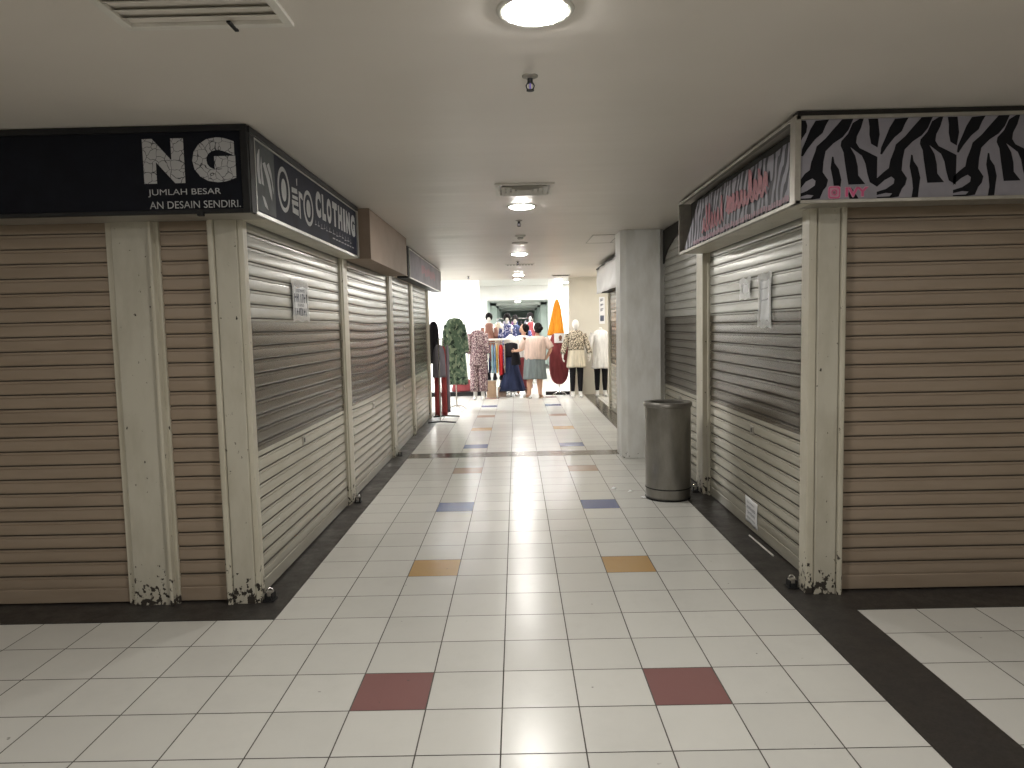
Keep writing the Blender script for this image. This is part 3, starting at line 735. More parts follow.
def diffuser(x, y, w, d, label):
    t = thing('ceiling_vent', label, 'vent', (x, y, H))
    mb = MB(); 
    mb.box(x-w/2, x+w/2, y+d/2-.03, y+d/2, H-.012, H); mb.box(x-w/2, x+w/2, y-d/2, y-d/2+.03, H-.012, H)
    mb.box(x-w/2, x-w/2+.03, y-d/2+.03, y+d/2-.03, H-.012, H); mb.box(x+w/2-.03, x+w/2, y-d/2+.03, y+d/2-.03, H-.012, H); build('frame', mb, M['vent_paint'], t, bevel=.002)
    mb = MB(); mb.box(x-w/2+.03, x+w/2-.03, y-d/2+.03, y+d/2-.03, H-.002, H+.0); build('duct_opening', mb, M['dull_alu'], t)
    mb = MB()
    for k in range(4):
        q = .045+k*.038; a, b = w/2-q, d/2-q
        if a <= .02 or b <= .02: break
        e = .022
        for (p1, p2, p3, p4) in (((x-a, y-b), (x+a, y-b), (x+a-e, y-b+e), (x-a+e, y-b+e)), ((x-a, y+b), (x+a, y+b), (x+a-e, y+b-e), (x-a+e, y+b-e)), ((x-a, y-b), (x-a, y+b), (x-a+e, y+b-e), (x-a+e, y-b+e)), ((x+a, y-b), (x+a, y+b), (x+a-e, y+b-e), (x+a-e, y-b+e))):
            mb.prism([(*p1, H-.022), (*p2, H-.022), (*p3, H-.006), (*p4, H-.006)], (0, 0, .003))
    build('louvres', mb, M['vent_paint'], t)
    return t
diffuser(.085, 5.42, .43, .43, 'square cream ceiling vent with louvres in front of the second light')
t = thing('ceiling_vent', 'long thin grille across the ceiling near the far lights', 'vent', (.08, 11.9, H))
mb = MB(); mb.box(-.16, .32, 11.8, 12.0, H-.008, H); build('frame', mb, M['vent_paint'], t)
mb = MB()
for k in range(9): mb.box(-.13+k*.05, -.10+k*.05, 11.84, 11.96, H-.014, H-.008)
build('louvres', mb, M['dull_alu'], t)
t = thing('ceiling_vent', 'narrow dark slot grille in the ceiling by the cream wall', 'vent', (.93, 14.6, H))
mb = MB(); mb.box(.75, 1.12, 14.52, 14.68, H-.012, H); build('frame', mb, M['dull_alu'], t)
mb = MB()
for k in range(3): mb.box(.78, 1.09, 14.55+k*.04, 14.565+k*.04, H-.018, H-.012)
build('louvres', mb, M['black'], t)
t = thing('ceiling_hatch', 'square access panel outlined on the ceiling beside the column', 'hatch', (1.08, 8.65, H))
mb = MB(); 
for (a, b, c, d) in ((.90, 1.16, 8.25, 8.262), (.90, 1.25, 9.05, 9.062), (.90, .912, 8.25, 9.05), (1.20, 1.212, 8.31, 9.05)): mb.box(a, b, c, d, H-.004, H)
build('seam', mb, M['dull_alu'], t)
mb = MB(); mb.box(.912, 1.20, 8.32, 9.05, H-.0015, H); build('panel', mb, M['ceiling'], t)
t = thing('ceiling_vent', 'grey edged air conditioning vent at the top left of the view', 'vent', (-.98, 2.2, H))
mb = MB(); mb.box(-1.28, -.72, 2.43, 2.46, H-.014, H); mb.box(-1.28, -.72, 1.9, 1.93, H-.014, H); mb.box(-1.28, -1.25, 1.93, 2.43, H-.014, H); mb.box(-.75, -.72, 1.93, 2.43, H-.014, H); build('frame', mb, M['vent_paint'], t, bevel=.002)
mb = MB()
for k in range(8): mb.prism([(-1.25, 1.96+k*.058, H-.014), (-.75, 1.96+k*.058, H-.014), (-.75, 1.99+k*.058, H-.002), (-1.25, 1.99+k*.058, H-.002)], (0, 0, .003))
build('louvres', mb, M['vent_paint'], t)
mb = MB(); mb.box(-.925, -.912, 2.40, 2.475, H-.018, H-.012); build('clip', mb, M['black'], t)

# far shops' bright lights
def panel_light(x, y, z, w, d, label, st='tube_lamp'):
    t = thing('ceiling_panel_light', label, 'ceiling light', (x, y, z), 'fluorescent panels of the lit shops')
    mb = MB(); mb.box(x-w/2-.02, x+w/2+.02, y-d/2-.02, y+d/2+.02, z-.012, z); build('housing', mb, M['plastic'], t)
    mb = MB(); mb.box(x-w/2, x+w/2, y-d/2, y+d/2, z-.018, z-.013); build('diffuser', mb, M[st], t)
    return t
p0 = panel_light(-2.9, 13.6, H, 1.2, .5, 'bright fluorescent panel of the shop left of the crossing')
dup(p0, (-4.3, 14.6, H), 'bright fluorescent panel deep inside the shop left of the crossing')
dup(p0, (-2.6, 17.4, 2.93), 'bright fluorescent panel over the white wall on the left')
dup(p0, (-1.7, 18.8, 2.93), 'bright fluorescent panel close to the white wall on the left')
dup(p0, (2.4, 18.2, 2.93), 'bright fluorescent panel behind the cream wall')
dup(p0, (2.4, 21.5, 2.93), 'bright fluorescent panel far behind the cream wall')
dup(d0, (2.1, 13.9, H), 'added hidden ceiling light over the headless white tunic mannequin')  # lamp out of sight, added to brighten the white tunic
dup(p0, (.9, 16.9, 2.93), 'bright fluorescent panel above the orange garment')
dup(p0, (-1.9, 22.6, 2.93), 'added hidden light panel in front of the far white wall, left of the passage')  # unseen panel added to whiten the far wall
dup(p0, (2.1, 23.4, 2.93), 'added hidden light panel in front of the far white wall, right of the passage')  # second unseen panel, added to light the right part of that wall
for y, lab in ((17.3, 'round light on the high white ceiling, nearer one'), (21.5, 'round light on the high white ceiling, further one')):
    dup(d0, (.06, y, 2.93), lab)
for y, lab in ((26.5, 'round light in the pale green passage, nearest'), (30.2, 'round light in the pale green passage, second'), (34.5, 'round light in the pale green passage, third'), (40, 'round light in the pale green passage, last')):
    q_ = dup(d0, (.08, y, 2.44), lab)
    for c_ in q_.children:
        if c_.name.startswith('diffuser'): c_.data = c_.data.copy(); c_.data.materials[0] = M['lamp_far']

# ------------------------------------------------------------------ figures and clothes
def skin_mesh(nodes, edges, root, sub=2):
    """continuous body surface from joints {name:(pos, r)}; returns MB"""
    names = list(nodes); me = bpy.data.meshes.new('tmp'); me.from_pydata([nodes[n][0] for n in names], [(names.index(a), names.index(b)) for a, b in edges], [])
    ob = bpy.data.objects.new('tmp', me); COL.objects.link(ob)
    sk = ob.modifiers.new('s', 'SKIN'); sk.use_smooth_shade = True; sk.branch_smoothing = .6
    for i, n in enumerate(names):
        r = nodes[n][1]; d = me.skin_vertices[0].data[i]; d.radius = r if isinstance(r, tuple) else (r, r); d.use_root = (n == root)
    ss = ob.modifiers.new('ss', 'SUBSURF'); ss.levels = sub; ss.render_levels = sub
    dg = bpy.context.evaluated_depsgraph_get(); ev = bpy.data.meshes.new_from_object(ob.evaluated_get(dg))
    mb = MB(); mb.add([v.co.copy() for v in ev.vertices], [tuple(p.vertices) for p in ev.polygons])
    bpy.data.objects.remove(ob); bpy.data.meshes.remove(me); bpy.data.meshes.remove(ev)
    return mb
def hand(mb, wrist, palm, side):
    """five unequal curled fingers rooted in the palm"""
    w, p = Vector(wrist), Vector(palm); d = (p-w).normalized(); up = Vector((0, 0, 1)) if abs(d.z) < .8 else Vector((0, 1, 0))
    a = d.cross(up).normalized(); n = a.cross(d).normalized()
    for k, ln in enumerate((.062, .07, .065, .05)):
        o = p + n*(.024-.016*k); mb.tube([o, o+d*ln*.5+a*.004*side, o+d*ln*.85+a*.018*side, o+d*ln+a*.034*side], [.0085, .008, .007, .005], 8)
    o = w + d*.03 + n*.025; mb.tube([o, o+n*.025+d*.02, o+n*.03+d*.045+a*.012*side], [.011, .009, .006], 8)
def body(P, base, face='+y', featured=True, sc=1.):
    """P: joint positions relative to base"""
    b = Vector(base); G = {k: (b+Vector(v[0]), v[1]) for k, v in P.items()}
    E = [('pelvis', 'waist'), ('waist', 'chest'), ('chest', 'neck0'), ('neck0', 'neck1'),
         ('chest', 'sh_l'), ('sh_l', 'el_l'), ('el_l', 'wr_l'), ('wr_l', 'pa_l'), ('chest', 'sh_r'), ('sh_r', 'el_r'), ('el_r', 'wr_r'), ('wr_r', 'pa_r'),
         ('pelvis', 'hip_l'), ('hip_l', 'kn_l'), ('kn_l', 'ca_l'), ('ca_l', 'an_l'), ('an_l', 'to_l'), ('pelvis', 'hip_r'), ('hip_r', 'kn_r'), ('kn_r', 'ca_r'), ('ca_r', 'an_r'), ('an_r', 'to_r')]
    mb = skin_mesh(G, E, 'pelvis')
    hd = b+Vector(P['head'][0]) if 'head' in P else None
    return mb, G, hd
def head_mb(mb, c, yaw=0., s=1., blank=False):
    c = Vector(c); n, m = 20, 14; rings = []
    R = Matrix.Rotation(yaw, 3, 'Z')   # yaw 0 = face towards +Y
    for j in range(m+1):
        th = PI*j/m; z = math.cos(th); rr = max(.02, math.sin(th)); ring = []
        for k in range(n):
            a = 2*PI*k/n; x = rr*.072*math.cos(a); y = rr*.092*math.sin(a); zz = z*.112
            if z < -.1: x *= 1-.28*(-z); y = y*(1-.15*(-z)) + .012*(-z)          # jaw
            if abs(a-PI/2) < .2 and -.35 < z < .1 and not blank: y += .018          # nose
            ring.append(c + s*(R @ Vector((x, y, zz))))
        rings.append(ring)
    mb.rings(rings)
    if not blank:
        for sg in (-1, 1):
            q = c + s*(R @ Vector((sg*.071, -.002, -.005))); mb.ell(q, (.010*s, .018*s, .028*s), 10, 6)
            q = c + s*(R @ Vector((sg*.028, .086, .005))); mb.ell(q, (.010*s, .006*s, .006*s), 8, 5)
        q = c + s*(R @ Vector((0, .088, -.055))); mb.ell(q, (.022*s, .007*s, .007*s), 8, 5)
def cloth(rings, n=40, pleat=0., np_=9, th=.004, close_top=False, ph=0.):
    """garment shell: rings of (cx, cy, z, rx, ry, pleat weight)"""
    mb = MB(); rg = []
    for q in rings:
        cx, cy, z, rx, ry = q[:5]; pw = q[5] if len(q) > 5 else 0
        rg.append([(cx+(rx*(1+pleat*pw*math.sin(np_*2*PI*k/n+ph)+.4*pleat*pw*math.sin(5*2*PI*k/n+1+ph)))*math.cos(2*PI*k/n), cy+(ry*(1+pleat*pw*math.sin(np_*2*PI*k/n+ph)))*math.sin(2*PI*k/n), z+(.006*pw*math.sin(3*2*PI*k/n+ph))) for k in range(n)])
    mb.rings(rg, 0, False)
    return mb
def sub(o, lv=1, th=.004):
    s = o.modifiers.new('thick', 'SOLIDIFY'); s.thickness = th
    m = o.modifiers.new('ss', 'SUBSURF'); m.levels = lv; m.render_levels = lv
    return o
F = dict(pink=fabric('pale_pink_jersey', (.60, .46, .40)), grey=fabric('grey_green_skirt', (.17, .20, .205)), white=fabric('white_cotton', (.78, .77, .75)), navy=fabric('navy_cloth', (.03, .04, .09)),
         black=fabric('black_cloth', (.014, .013, .016)), maroon=fabric('maroon_cloth', (.20, .045, .05)), orange=fabric('orange_cloth', (.78, .30, .03)), red=fabric('red_cloth', (.55, .03, .035)),
         darkred=fabric('dark_red_cloth', (.33, .06, .06)), greyc=fabric('grey_cloth', (.22, .21, .24)), cream=fabric('cream_cloth', (.66, .60, .48)), brown=fabric('brown_cloth', (.25, .13, .10)), purple=fabric('purple_cloth', (.16, .07, .14)),
         blue=fabric('blue_cloth', (.20, .38, .62)), yellow=fabric('yellow_cloth', (.70, .48, .12)), teal=fabric('pale_blue_cloth', (.35, .55, .62)))
F['leafy'] = spots('leaf_print_cloth', (.03, .05, .04), (.13, .20, .14), 11., .45, (.30, .38, .27))
F['leopard'] = spots('leopard_print_cloth', (.50, .42, .40), (.06, .03, .04), 42., .47, (.28, .17, .19))
F['leopard2'] = spots('cream_leopard_cloth', (.62, .54, .42), (.05, .04, .03), 50., .50)
F['floral'] = spots('floral_blue_cloth', (.04, .05, .14), (.45, .45, .58), 26., .56)

def legs_common(hipw, kneez=.44, anz=.075):
    return {}
# --- the woman with her back to the viewer
bx_, by_ = .38, 14.8
P = dict(pelvis=((0, 0, .80), (.17, .13)), waist=((.0, .0, .98), (.145, .11)), chest=((.02, 0, 1.16), (.16, .115)), neck0=((.05, .01, 1.285), (.055, .055)), neck1=((.07, .02, 1.38), (.05, .05)),
  sh_l=((-.16, .0, 1.235), .062), el_l=((-.27, .10, 1.02), .046), wr_l=((-.40, .22, .99), .030), pa_l=((-.455, .26, .985), (.036, .02)),
  sh_r=((.20, .0, 1.235), .062), el_r=((.335, -.03, 1.02), .046), wr_r=((.245, .05, .84), .030), pa_r=((.215, .07, .79), (.036, .02)),
  hip_l=((-.10, 0, .72), .115), kn_l=((-.11, .01, .42), .072), ca_l=((-.125, -.01, .30), .066), an_l=((-.13, -.01, .075), .038), to_l=((-.20, .09, .035), (.042, .028)),
  hip_r=((.10, 0, .72), .115), kn_r=((.085, .01, .42), .072), ca_r=((.09, -.01, .30), .066), an_r=((.095, -.01, .075), .038), to_r=((.12, .13, .035), (.042, .028)))
w = thing('person', 'person in pale pink top and grey knee length skirt, back turned, reaching for clothes', 'person', (bx_, by_, 0))
mb, G, _ = body(P, (bx_, by_, 0)); head_mb(mb, (bx_+.08, by_+.03, 1.46), .45)
hand(mb, G['wr_l'][0], G['pa_l'][0], 1); hand(mb, G['wr_r'][0], G['pa_r'][0], -1)
build('body', mb, M['skin'], w, smooth=True, angle=60)
mb = MB(); c = Vector((bx_+.075, by_+.005, 1.475)); mb.ell(c, (.088, .10, .105), 20, 12); mb.ell(c+Vector((.055, -.085, -.02)), (.05, .045, .05), 14, 8); mb.ell(c+Vector((.0, -.06, -.07)), (.07, .045, .05), 14, 8)
build('hair', mb, M['hair'], w, smooth=True, angle=70)
mb = cloth([(bx_+.05, by_+.005, 1.305, .085, .07), (bx_+.03, by_, 1.285, .17, .105), (bx_+.025, by_, 1.24, .232, .14), (bx_+.02, by_, 1.12, .235, .16), (bx_+.01, by_, .98, .225, .165, .3), (bx_, by_, .88, .225, .17, .7), (bx_, by_, .815, .22, .17, 1)], pleat=.03)
top_ = sub(build('t_shirt', mb, F['pink'], w, smooth=True))
mb = MB(); mb.tube([(bx_-.17, by_, 1.235), (bx_-.235, by_+.05, 1.12), (bx_-.265, by_+.085, 1.05)], [.085, .083, .08], 16, caps=False); sub(build('sleeve', mb, F['pink'], w, smooth=True)); mb = MB(); mb.tube([(bx_+.20, by_, 1.24), (bx_+.285, by_-.02, 1.12), (bx_+.335, by_-.03, 1.04)], [.085, .083, .08], 16, caps=False)
sub(build('sleeve', mb, F['pink'], w, smooth=True))
mb = cloth([(bx_-.01, by_, .92, .195, .15), (bx_-.01, by_, .83, .215, .165, .2), (bx_-.01, by_, .70, .225, .175, .6), (bx_-.01, by_, .55, .235, .18, .9), (bx_-.01, by_, .40, .245, .185, 1)], n=64, pleat=.045, np_=11)
sub(build('skirt', mb, F['grey'], w, smooth=True))
for s, nm in (('l', 0), ('r', 1)):
    a, tt = G['an_'+s][0], G['to_'+s][0]; d = (tt-a); d.z = 0; d.normalize(); n_ = Vector((-d.y, d.x, 0)); c = (a+tt)/2
    pts = [c+d*(-.11)+n_*.03, c+d*(-.11)-n_*.03, c+d*.02-n_*.045, c+d*.12-n_*.03, c+d*.14, c+d*.12+n_*.03, c+d*.02+n_*.045]
    mb = MB(); mb.prism([(p.x, p.y, .002) for p in pts], (0, 0, .018)); mb.tube([c+d*.05-n_*.045+Vector((0, 0, .02-c.z)), c+d*.04+Vector((0, 0, .075-c.z)), c+d*.05+n_*.045+Vector((0, 0, .02-c.z))], .008, 8)
    build('sandal', mb, M['wood'] if nm else M['dull_alu'], w, bevel=.002)

# --- second person partly hidden
bx2, by2 = .12, 15.75
w = thing('person', 'person in white top with dark hair, half hidden behind the other, arm stretched out', 'person', (bx2, by2, 0))
P2 = dict(P); P2 = {k: ((v[0][0]*.8, -v[0][1]*.6, v[0][2]), v[1]) for k, v in P.items()}
P2['el_l'] = ((-.20, -.12, 1.10), .042); P2['wr_l'] = ((-.36, -.22, 1.05), .028); P2['pa_l'] = ((-.42, -.25, 1.04), (.034, .02)); P2['sh_l'] = ((-.15, -.0, 1.24), .055)
P2['to_l'] = ((-.10, -.16, .035), (.04, .028)); P2['to_r'] = ((.10, -.16, .035), (.04, .028)); P2['an_l'] = ((-.10, 0, .075), .038)
P2['el_r'] = ((.27, .0, 1.02), .042); P2['wr_r'] = ((.27, -.08, .84), .028); P2['pa_r'] = ((.265, -.12, .79), (.034, .02))
mb, G, _ = body(P2, (bx2, by2, 0)); head_mb(mb, (bx2+.05, by2-.03, 1.44), PI/2+.35); hand(mb, G['wr_l'][0], G['pa_l'][0], 1); hand(mb, G['wr_r'][0], G['pa_r'][0], -1)
build('body', mb, M['skin'], w, smooth=True, angle=60)
mb = MB(); mb.ell((bx2+.085, by2-.035, 1.47), (.088, .098, .10), 18, 10); mb.ell((bx2+.08, by2+.04, 1.36), (.07, .05, .10), 14, 8); build('hair', mb, M['hair'], w, smooth=True, angle=70)
mb = cloth([(bx2+.03, by2, 1.31, .08, .07), (bx2+.02, by2, 1.28, .16, .10), (bx2, by2, 1.22, .20, .13), (bx2, by2, 1.0, .19, .14), (bx2, by2, .80, .21, .15, 1)], pleat=.04); sub(build('shirt', mb, F['white'], w, smooth=True))
mb = cloth([(bx2, by2, .84, .20, .15), (bx2, by2, .5, .20, .16, .6), (bx2, by2, .12, .22, .17, 1)], pleat=.05); sub(build('long_skirt', mb, F['maroon'], w, smooth=True))

# --- mannequins
def mannequin(name, label, base, rings, mat, h=1.62, head=True, legs='black', sleeves=None, sleeve_mat=None, extra=None, group='shop mannequins at the end of the corridor', wide=None, elb=(.30, .06), feet=True):
    x, y = base; t = thing(name, label, 'mannequin', (x, y, 0), group)
    k = h/1.62; e0, e1 = elb
    J = dict(pelvis=((0, 0, .86*k), (.12, .09)), waist=((0, 0, 1.02*k), (.09, .075)), chest=((0, 0, 1.22*k), (.12, .085)), neck0=((0, 0, 1.38*k), .042), neck1=((0, 0, 1.47*k), .038),
      sh_l=((-.15, 0, 1.34*k), .045), el_l=((-e0+.06, -.02, 1.10*k), .034), wr_l=((-e0+.02, -e1, .90*k), .024), pa_l=((-e0+.02, -e1-.01, .83*k), (.03, .016)),
      sh_r=((.15, 0, 1.34*k), .045), el_r=((e0-.06, -.02, 1.10*k), .034), wr_r=((e0-.02, -e1, .90*k), .024), pa_r=((e0-.02, -e1-.01, .83*k), (.03, .016)),
      hip_l=((-.075, 0, .78*k), .08), kn_l=((-.08, 0, .46*k), .052), ca_l=((-.08, .01, .32*k), .048), an_l=((-.08, .01, .08), .03), to_l=((-.095, -.11, .035), (.035, .022)),
      hip_r=((.075, 0, .78*k), .08), kn_r=((.08, 0, .46*k), .052), ca_r=((.08, .01, .32*k), .048), an_r=((.08, .01, .08), .03), to_r=((.095, -.11, .035), (.035, .022)))
    mb, G, _ = body(J, (x, y, 0))
    if head: head_mb(mb, (x, y, 1.53*k), PI, 1., True)
    hand(mb, G['wr_l'][0], G['pa_l'][0], 1); hand(mb, G['wr_r'][0], G['pa_r'][0], -1)
    build('mannequin_body', mb, M['mannequin'], t, smooth=True, angle=60)
    mb = cloth([(x+q[0], y+q[1], *q[2:]) for q in rings], pleat=.05, n=56); sub(build('dress', mb, mat, t, smooth=True))
    if sleeves is not None:
        for s in (-1, 1):
            mb = MB(); pts = [(x+s*.15, y, 1.35*k), (x+s*(e0-.06), y-.02, 1.10*k), (x+s*(e0-.02), y-e1, .93*k)][:sleeves]
            if sleeves == 2: pts.append(tuple((Vector(pts[1])*1.0)))
            mb.tube(pts[:sleeves], [.065, .06, .055][:sleeves], 14, caps=False); sub(build('sleeve', mb, sleeve_mat or mat, t, smooth=True))
    if legs:
        for s in (-1, 1):
            mb = MB(); mb.tube([(x+s*.075, y, .80*k), (x+s*.08, y, .46*k), (x+s*.08, y+.01, .32*k), (x+s*.08, y+.01, .13)], [.088, .06, .056, .04], 14); build('legging', mb, F[legs], t, smooth=True)
    if feet:
        for s in (-1, 1):
            mb = MB(); a = x+s*.08; f = 1 if s > 0 else -1
            mb.tube([(a, y+.012, .20), (a, y+.012, .10), (a+s*.004, y, .05)], [.042, .04, .042], 14); mb.ell((a+s*.008, y-.055, .035), (.038, .085, .034), 14, 8); build('boot', mb, M['boot'], t, smooth=True)
    return t
mannequin('mannequin', 'white mannequin in leopard blouse, cream skirt and black leggings', (1.235, 14.75),
  [(0, 0, 1.40, .06, .05), (0, 0, 1.37, .13, .08), (0, 0, 1.30, .175, .11), (0, 0, 1.05, .15, .115, .2), (0, 0, .90, .175, .13, .5), (0, 0, .62, .205, .15, 1)], F['cream'], h=1.60, sleeves=3, sleeve_mat=F['leopard2'])
o = LAST[0]
mb = cloth([(1.235, 14.75, 1.405, .062, .055), (1.235, 14.75, 1.375, .14, .088), (1.235, 14.75, 1.30, .182, .118), (1.235, 14.75, 1.12, .165, .125, .3), (1.235, 14.75, .99, .172, .13, .8)], pleat=.05); sub(build('blouse', mb, F['leopard2'], o, smooth=True))
mannequin('mannequin', 'white mannequin in long plain white tunic beside the far right shutter', (1.765, 14.9),
  [(0, 0, 1.40, .06, .05), (0, 0, 1.37, .13, .08), (0, 0, 1.30, .175, .11), (0, 0, 1.05, .15, .115, .2), (0, 0, .85, .17, .13, .5), (0, 0, .58, .20, .15, 1)], F['white'], h=1.60, sleeves=3, head=False)
mannequin('mannequin', 'mannequin in leopard print jumpsuit with wide legs and white shoes', (-.80, 14.75),
  [(0, 0, 1.45, .06, .05), (0, 0, 1.42, .13, .08), (0, 0, 1.34, .17, .11), (0, 0, 1.10, .145, .11, .2), (0, 0, .90, .18, .13, .5), (0, 0, .70, .19, .14, .8)], F['leopard'], h=1.66, sleeves=3, head=False, legs=None, elb=(.23, .03))
o = LAST[0]
for s in (-1, 1):
    mb = cloth([(-.80+s*.07, 14.75, .86, .10, .11), (-.80+s*.08, 14.75, .5, .105, .12, .6), (-.80+s*.085, 14.75, .16, .095, .12, 1)], pleat=.06, np_=6); sub(build('trouser_leg', mb, F['leopard'], o, smooth=True))

def stand_dress(name, label, x, y, rings, mat, top, cat='dress', sleeves=None, pleat=.05, arms=.23, group=None, base=True, z0=0.):
    t = thing(name, label, cat, (x, y, z0), group)
    mb = cloth([(x+q[0], y+q[1], *q[2:]) for q in rings], pleat=pleat, n=56); sub(build('cloth', mb, mat, t, smooth=True))
    if sleeves:
        for s in (-1, 1):
            mb = MB(); mb.tube([(x+s*.13, y, top-.10), (x+s*arms*.9, y, top-.32), (x+s*arms, y-.03, top-sleeves)], [.06, .058, .055], 14, caps=False); sub(build('sleeve', mb, mat, t, smooth=True))
    mb = MB(); mb.ell((x, y, top-.16), (.15, .085, .16), 16, 10); mb.tube([(x, y, top-.08), (x, y, top+.02)], [.045, .035], 12); build('bust', mb, M['mannequin'], t, smooth=True)
    if base:
        mb = MB(); mb.tube([(x, y, z0+.06), (x, y, top-.2)], .011, 10); build('pole', mb, M['chrome'], t, smooth=True)
        for q in range(4):
            a = q*PI/2+.5; mb = MB(); mb.tube([(x, y, z0+.10), (x+.12*math.cos(a), y+.12*math.sin(a), z0+.07), (x+.19*math.cos(a), y+.19*math.sin(a), z0+.012)], .009, 8); build('foot', mb, M['chrome'], t, smooth=True)
    return t
stand_dress('dress_form', 'green leaf print long dress on a chrome stand beside the left rack', -1.11, 12.85,
  [(0, 0, 1.68, .06, .05), (0, 0, 1.655, .13, .08), (0, 0, 1.58, .175, .11), (0, 0, 1.35, .165, .12, .3), (0, 0, 1.0, .185, .14, .6), (0, 0, .46, .215, .165, 1)], F['leafy'], 1.67, sleeves=.62, arms=.20)
stand_dress('dress_form', 'navy flared long skirt with black top on a stand beside the colourful rack', -.12, 15.35,
  [(0, 0, 1.00, .10, .08), (0, 0, .85, .12, .10, .4), (0, 0, .5, .17, .14, .8), (0, 0, .10, .29, .22, 1)], F['navy'], 1.32, pleat=.10)
o = LAST[0]
mb = cloth([(-.12, 15.35, 1.20, .07, .06), (-.12, 15.35, 1.17, .15, .09), (-.12, 15.35, 1.05, .15, .11), (-.12, 15.35, .84, .14, .12, .6)], pleat=.06); sub(build('black_top', mb, F['black'], o, smooth=True))
stand_dress('dress_form', 'maroon long dress with rounded hem standing beside the leopard blouse mannequin', .90, 15.15,
  [(0, 0, 1.35, .06, .05), (0, 0, 1.32, .14, .08), (0, 0, 1.22, .19, .11), (0, 0, 1.0, .19, .12, .4), (0, 0, .7, .215, .15, .7), (0, 0, .42, .20, .14, 1), (0, 0, .28, .12, .08, 1), (0, 0, .25, .03, .03, .2)], F['maroon'], 1.32, pleat=.04)

def hung(name, label, x, y, z0, z1, wx_, wy_, mat, cat='garment', group=None, topw=.6, seed=0, hanger=True, legs2=False):
    """a garment on a hanger: flattened shell with folds; wx_ by wy_ are its half widths"""
    rnd = random.Random(seed+int(x*100)); t = thing(name, label, cat, (x, y, z0), group)
    rings = [(0, 0, z1, wx_*.25, wy_*.25), (0, 0, z1-.03, wx_*topw, wy_*topw), (0, 0, z1-.12, wx_*.92, wy_*.92, .3), (0, 0, (z0+z1)/2, wx_*.9, wy_*.9, .8), (0, 0, z0, wx_, wy_, 1)]
    mb = cloth([(x+q[0], y+q[1], *q[2:]) for q in rings], pleat=.09, n=36, np_=6, ph=rnd.random()*6); sub(build('cloth', mb, mat, t, smooth=True))
    if hanger:
        mb = MB(); mb.tube([(x, y, z1-.01), (x, y, z1+.05), (x+.0, y+.018, z1+.075), (x, y+.03, z1+.05)], .003, 6); a = max(wx_, wy_)*.6
        d = (a, 0) if wx_ > wy_ else (0, a); mb.tube([(x-d[0], y-d[1], z1-.05), (x, y, z1), (x+d[0], y+d[1], z1-.05)], .005, 6); build('hanger', mb, M['black'], t, smooth=True)
    return t
# --- trouser rack at the end of the left wall
t = thing('clothes_rack', 'chrome clothes rack with trousers at the end of the left wall', 'clothes rack', (-1.22, 11.45, 0))
mb = MB(); mb.tube([(-1.22, 11.1, 1.33), (-1.22, 11.85, 1.33)], .010, 10); build('rail', mb, M['chrome'], t, smooth=True)
for yy in (11.1, 11.85):
    mb = MB(); mb.tube([(-1.22, yy, .03), (-1.22, yy, 1.33)], .011, 10); build('upright', mb, M['chrome'], t, smooth=True)
    mb = MB(); mb.tube([(-1.42, yy, .02), (-1.22, yy, .035), (-.98, yy, .02)], .013, 10); build('foot', mb, M['black'], t, smooth=True)
mb = MB(); mb.tube([(-1.22, 11.1, .035), (-1.22, 11.85, .035)], .009, 8); build('base_rail', mb, M['chrome'], t, smooth=True)
G1 = 'trousers on the chrome rack by the left wall'
hung('trousers', 'grey cloth covering the top half of the trouser rack', -1.225, 11.16, .72, 1.25, .105, .028, F['greyc'], 'trousers', G1)
hung('trousers', 'dark red trousers hanging under the grey cloth, left of two', -1.27, 11.24, .09, 1.22, .05, .03, F['darkred'], 'trousers', G1, topw=.8)
hung('trousers', 'dark red trousers hanging under the grey cloth, right of two', -1.17, 11.28, .09, 1.22, .045, .03, F['darkred'], 'trousers', G1, topw=.8)
hung('trousers', 'grey trousers at the corridor end of the rack', -1.115, 11.4, .12, 1.24, .03, .035, F['greyc'], 'trousers', G1, topw=.8)
hung('jacket', 'black jacket on the wall end behind the trouser rack', -1.40, 12.05, .9, 1.62, .10, .05, F['black'], 'jacket')

# --- colourful rack
t = thing('clothes_rack', 'low rack with brightly coloured garments and a white top shelf', 'clothes rack', (-.40, 15.4, 0))
mb = MB(); mb.box(-.70, -.14, 15.2, 15.6, 1.215, 1.25); build('top_shelf', mb, M['plastic'], t, bevel=.004)
mb = MB(); mb.tube([(-.70, 15.4, 1.17), (-.14, 15.4, 1.17)], .010, 10); build('rail', mb, M['chrome'], t, smooth=True)
for xx in (-.70, -.14):
    mb = MB(); mb.tube([(xx, 15.4, .02), (xx, 15.4, 1.22)], .012, 10); build('upright', mb, M['black'], t, smooth=True)
    mb = MB(); mb.tube([(xx, 15.2, .015), (xx, 15.6, .015)], .012, 10); build('foot', mb, M['black'], t, smooth=True)
G2 = 'garments on the low colourful rack'
for i, (c, n_, w_) in enumerate((('purple', 'purple', .03), ('navy', 'navy blue', .025), ('teal', 'pale blue', .03), ('blue', 'sky blue', .018), ('yellow', 'yellow', .022), ('red', 'bright red', .05), ('cream', 'cream', .018))):
    xx = -.66+(.0, .07, .135, .19, .235, .32, .40)[i]
    hung('garment', n_+' garment hanging edge on from the low colourful rack', xx, 15.4, .50 if i != 5 else .45, 1.13, w_, .19, F[c], 'garment', G2, topw=.8)
for i in range(3):
    xx = -.62+i*.14; hung('garment', ('black folded garment low on the rack, beside the uprights on the left', 'black folded garment low in the middle of the colourful rack', 'black folded garment low under the red garment')[i], xx, 15.42, .36, .52, .05, .17, F['black'], 'garment', hanger=False)
